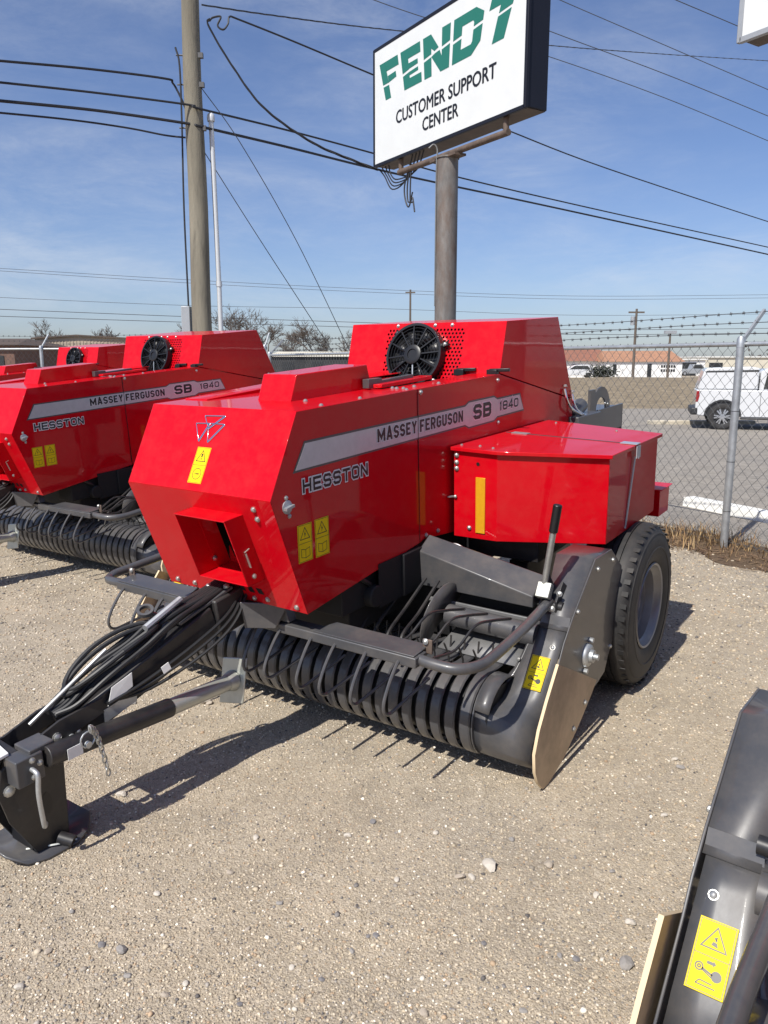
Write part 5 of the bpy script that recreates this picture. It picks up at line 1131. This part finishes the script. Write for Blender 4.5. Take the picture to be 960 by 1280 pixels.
# ------------------------------------------------------------------ buildings
def window_part(root, x0, x1, y, z0, z1):
    mb = MB(); mb.box(x0, x1, y-.05, y+.02, z0, z1); w_ = mb.build('window', 'dark_door', root); return w_
def gable_house(loc, W, D, H, RH, wall, roof, label, hip=.0, over=.6, windows=(), doors=()):
    root = empty('building', loc)
    mb = MB(); mb.box(0, W, 0, D, 0, H); mb.build('wall', wall, root)
    mb = MB(); e = over; mb.add([(-e, -e, H), (W+e, -e, H), (W+e, D+e, H), (-e, D+e, H), (hip, D/2, H+RH), (W-hip, D/2, H+RH)], [(0, 1, 5, 4), (2, 3, 4, 5), (1, 2, 5), (3, 0, 4), (0, 3, 2, 1)]); mb.build('roof', roof, root, smooth=0)
    for a in windows: window_part(root, a[0], a[1], 0, a[2], a[3])
    for a in doors:
        mb = MB(); mb.box(a[0], a[1], -.06, .02, 0, a[2]); mb.build('door', 'dark_door', root)
    return tag(root, label, 'building')
p0, p1 = at_depth(690, 472, 118), at_depth(768, 472, 118)
gable_house((p0.x, 118, -.4), p1.x-p0.x, 9, 2.5, 1.75, 'wall_white', 'roof_brown', 'low white building with brown roof behind the small white car', 1.2, .5, windows=((3, 4.2, 1, 2),))
p0, p1 = at_depth(757, 472, 114), at_depth(833, 472, 114)
gb_ = gable_house((p0.x, 114, -.4), p1.x-p0.x+2.2, 8, 2.4, 1.6, 'wall_white', 'roof_orange', 'long white building with orange tiled roof', .3, .3, windows=((1.0, 1.5, .6, 2.0), (6.0, 6.6, .2, 2.1)))
mb = MB(); W_ = p1.x-p0.x
for j, z in enumerate((1.55, .95)):
    for i in range(6): mb.box(W_-.9+i*.36, W_-.9+i*.36+.25, -.04, -.01, z, z+.36)
mb.build('wall_lettering', 'decal_black', gb_)
for (u0, u1, vt, d, mt, lb) in ((833, 882, 450, 135, 'wall_white', 'pale flat-roofed shed right of the orange-roofed building'), (870, 985, 447, 150, 'wall_cream', 'long pale low warehouse behind the white truck')):
    a, b = at_depth(u0, vt, d), at_depth(u1, vt, d); root = empty('building', (a.x, d, -.5)); H = a.z+.5
    mb = MB(); mb.box(0, b.x-a.x, 0, 12, 0, H); mb.build('wall', mt, root); mb = MB(); mb.box(-.3, b.x-a.x+.3, -.3, 12.3, H, H+.25); mb.build('roof', 'roof_white', root)
    mb = MB(); mb.box(2.6, 5.2, -.06, .02, 0, 2.4); mb.build('door', 'dark_door', root); tag(root, lb, 'building')
# left: tan metal hall and brick house
a, b = at_depth(16, 455, 62), at_depth(183, 455, 62); root = empty('building', (a.x, 62, 0)); W = b.x-a.x
mb = MB(); mb.prism([(0, 0, 0), (W, 0, 0), (W, 0, 3.5), (W*.5, 0, 3.82), (W*.18, 0, 3.6), (W*.18, 0, 3.1), (0, 0, 2.95)], (0, 14, 0)); mb.build('wall', 'wall_tan', root, smooth=0)
mb = MB(); mb.prism([(W*.16, -.25, 3.58), (W*.5, -.25, 3.82), (W+.25, -.25, 3.5), (W+.25, -.25, 3.6), (W*.5, -.25, 3.93), (W*.16, -.25, 3.70)], (0, 14.5, 0)); mb.prism([(-.2, -.25, 2.96), (W*.18, -.25, 3.1), (W*.18, -.25, 3.45), (-.2, -.25, 3.25)], (0, 6, 0)); mb.build('roof', 'roof_dark', root, smooth=0)
for i in range(40):
    x = W*(i+.5)/40; mb = MB(); mb.box(x-.03, x+.03, -.04, .0, 0, 2.9 if i < 8 else 3.45); mb.build('wall_rib', 'wall_tan', root)
mb = MB(); mb.box(W*.34, W*.53, -.08, .02, 0, 3.0); mb.build('door', 'dark_door', root); pass
tag(root, 'tan ribbed metal hall with dark door beyond the left fence', 'building')
a, b = at_depth(-60, 455, 52), at_depth(19, 455, 52); gable_house((a.x, 52, 0), b.x-a.x, 9, 2.9, .55, 'wall_brick', 'roof_dark', 'dark brick building cut by the left edge', 1, .4, windows=((b.x-a.x-1.6, b.x-a.x-.7, 1.0, 2.2),))
a, b = at_depth(337, 455, 75), at_depth(432, 455, 75); gable_house((a.x-.3, 75, -.2), b.x-a.x+3, 10, 2.55, .55, 'wall_dark', 'wall_cream', 'low dark-walled building with cream roof behind the fence between two balers', .5, .2, windows=((1.5, 2.6, .9, 2.0), (4.4, 5.4, .9, 2.0)))
mb = MB(); mb.box(-.35, .35, -.3, .3, 0, 1.35); mb.box(-.37, .37, -.32, .32, 1.35, 1.40); o = mb.build('utility_cabinet', 'trim', None, .02); q = at_depth(367, 455, 19); o.location = (q.x, 19, 0); tag(o, 'dark upright utility cabinet behind the fence between two balers', 'cabinet')

# ------------------------------------------------------------------ bare trees
def bare_tree(u, d, H, spread, seed, label, trunk=.16):
    rn = random.Random(seed); p = at_depth(u, 455, d); root = empty('bare_tree', (p.x, d, -.3)); tk = MB(); cr = MB()
    def grow(mb, pos, dr, ln, r, lev):
        P = [pos]; cur = pos; dd = dr
        for i in range(3):
            dd = (dd+Vector((rn.uniform(-1, 1), rn.uniform(-1, 1), rn.uniform(-.3, .6)))*.18).normalized(); cur = cur+dd*ln/3; P.append(cur)
        mb.tube(P, [r, r*.88, r*.75, r*.6], 6 if lev < 2 else 3, False)
        if lev >= 5: return
        n = 3 if lev < 2 else (4 if lev < 4 else 6)
        for i in range(n):
            ax = Vector((rn.uniform(-1, 1), rn.uniform(-1, 1), rn.uniform(-.15, .5))).normalized(); nd = (dd*.75+ax*spread).normalized()
            grow(cr, P[rn.choice((1, 2, 3))] if i else P[3], nd, ln*rn.uniform(.58, .85), max(r*.58, .022), lev+1)
    grow(tk, Vector((0, 0, 0)), Vector((0, 0, 1)), H*.30, trunk, 0)
    tk.build('trunk', 'bark', root); cr.build('crown', 'twig', root, smooth=0)
    return tag(root, label, 'tree', 'bare trees on the skyline')
bare_tree(303, 88, 11.6, .72, 11, 'largest bare tree right of the wooden pole')
bare_tree(338, 95, 9, .8, 12, 'bare tree just right of the largest one')
bare_tree(397, 92, 9.6, .85, 13, 'broad bare tree left of the front baler tower')
bare_tree(424, 96, 7.5, .85, 16, 'low bare tree touching the front baler tower')
bare_tree(366, 104, 8.6, .9, 17, 'low bare tree between two taller ones')
bare_tree(134, 80, 7.6, .75, 14, 'bare tree above the second baler tower left of the pole')
bare_tree(208, 98, 8.2, .85, 15, 'small bare tree just left of the wooden pole')
bare_tree(72, 110, 9, .8, 18, 'far bare tree behind the tan metal hall')
# shrub by the white building
p = at_depth(752, 470, 98); mb = MB(); rn = random.Random(4)
for i in range(1100):
    c = Vector((rn.gauss(0, .8), rn.gauss(0, .5), abs(rn.gauss(.7, .42)))); a = Vector((rn.uniform(-1, 1), rn.uniform(-1, 1), rn.uniform(-1, 1))).normalized()*.13; b_ = a.orthogonal().normalized()*.10
    mb.poly([c-a, c+b_, c+a, c-b_])
o = empty('shrub', (p.x, 98, -.1)); mb.build('foliage', 'shrub', o, smooth=0); mb = MB(); mb.tube([(0, 0, -.1), (0, 0, .6)], .05, 6); mb.build('stem', 'bark', o); tag(o, 'dark rounded shrub next to the small white car', 'shrub')
# hazy belt of trees along the far skyline
gb, gf, gc, k = [], [], [], 0
for i in range(9000):
    x = rng.uniform(-260, 330); hmax = 3.4+1.6*math.sin(x*.05)+1.2*math.sin(x*.13+1); z = -1+abs(rng.normal())*hmax*.55; y = 330+rng.uniform(-25, 25); a = rng.normal(size=3); a /= np.linalg.norm(a); b_ = np.cross(a, rng.normal(size=3)); b_ /= np.linalg.norm(b_); c = np.array((x, y, z))
    gb += [c-a*.9, c+b_*.5, c+a*.9, c-b_*.5]; gf.append((k, k+1, k+2, k+3)); gc += [np.array((.13, .115, .105))*(.7+.5*rng.random())]*4; k += 4
stuff(np_mesh('distant_wood', np.array(gb), np.array(gf), np.array(gc), 'straw'))
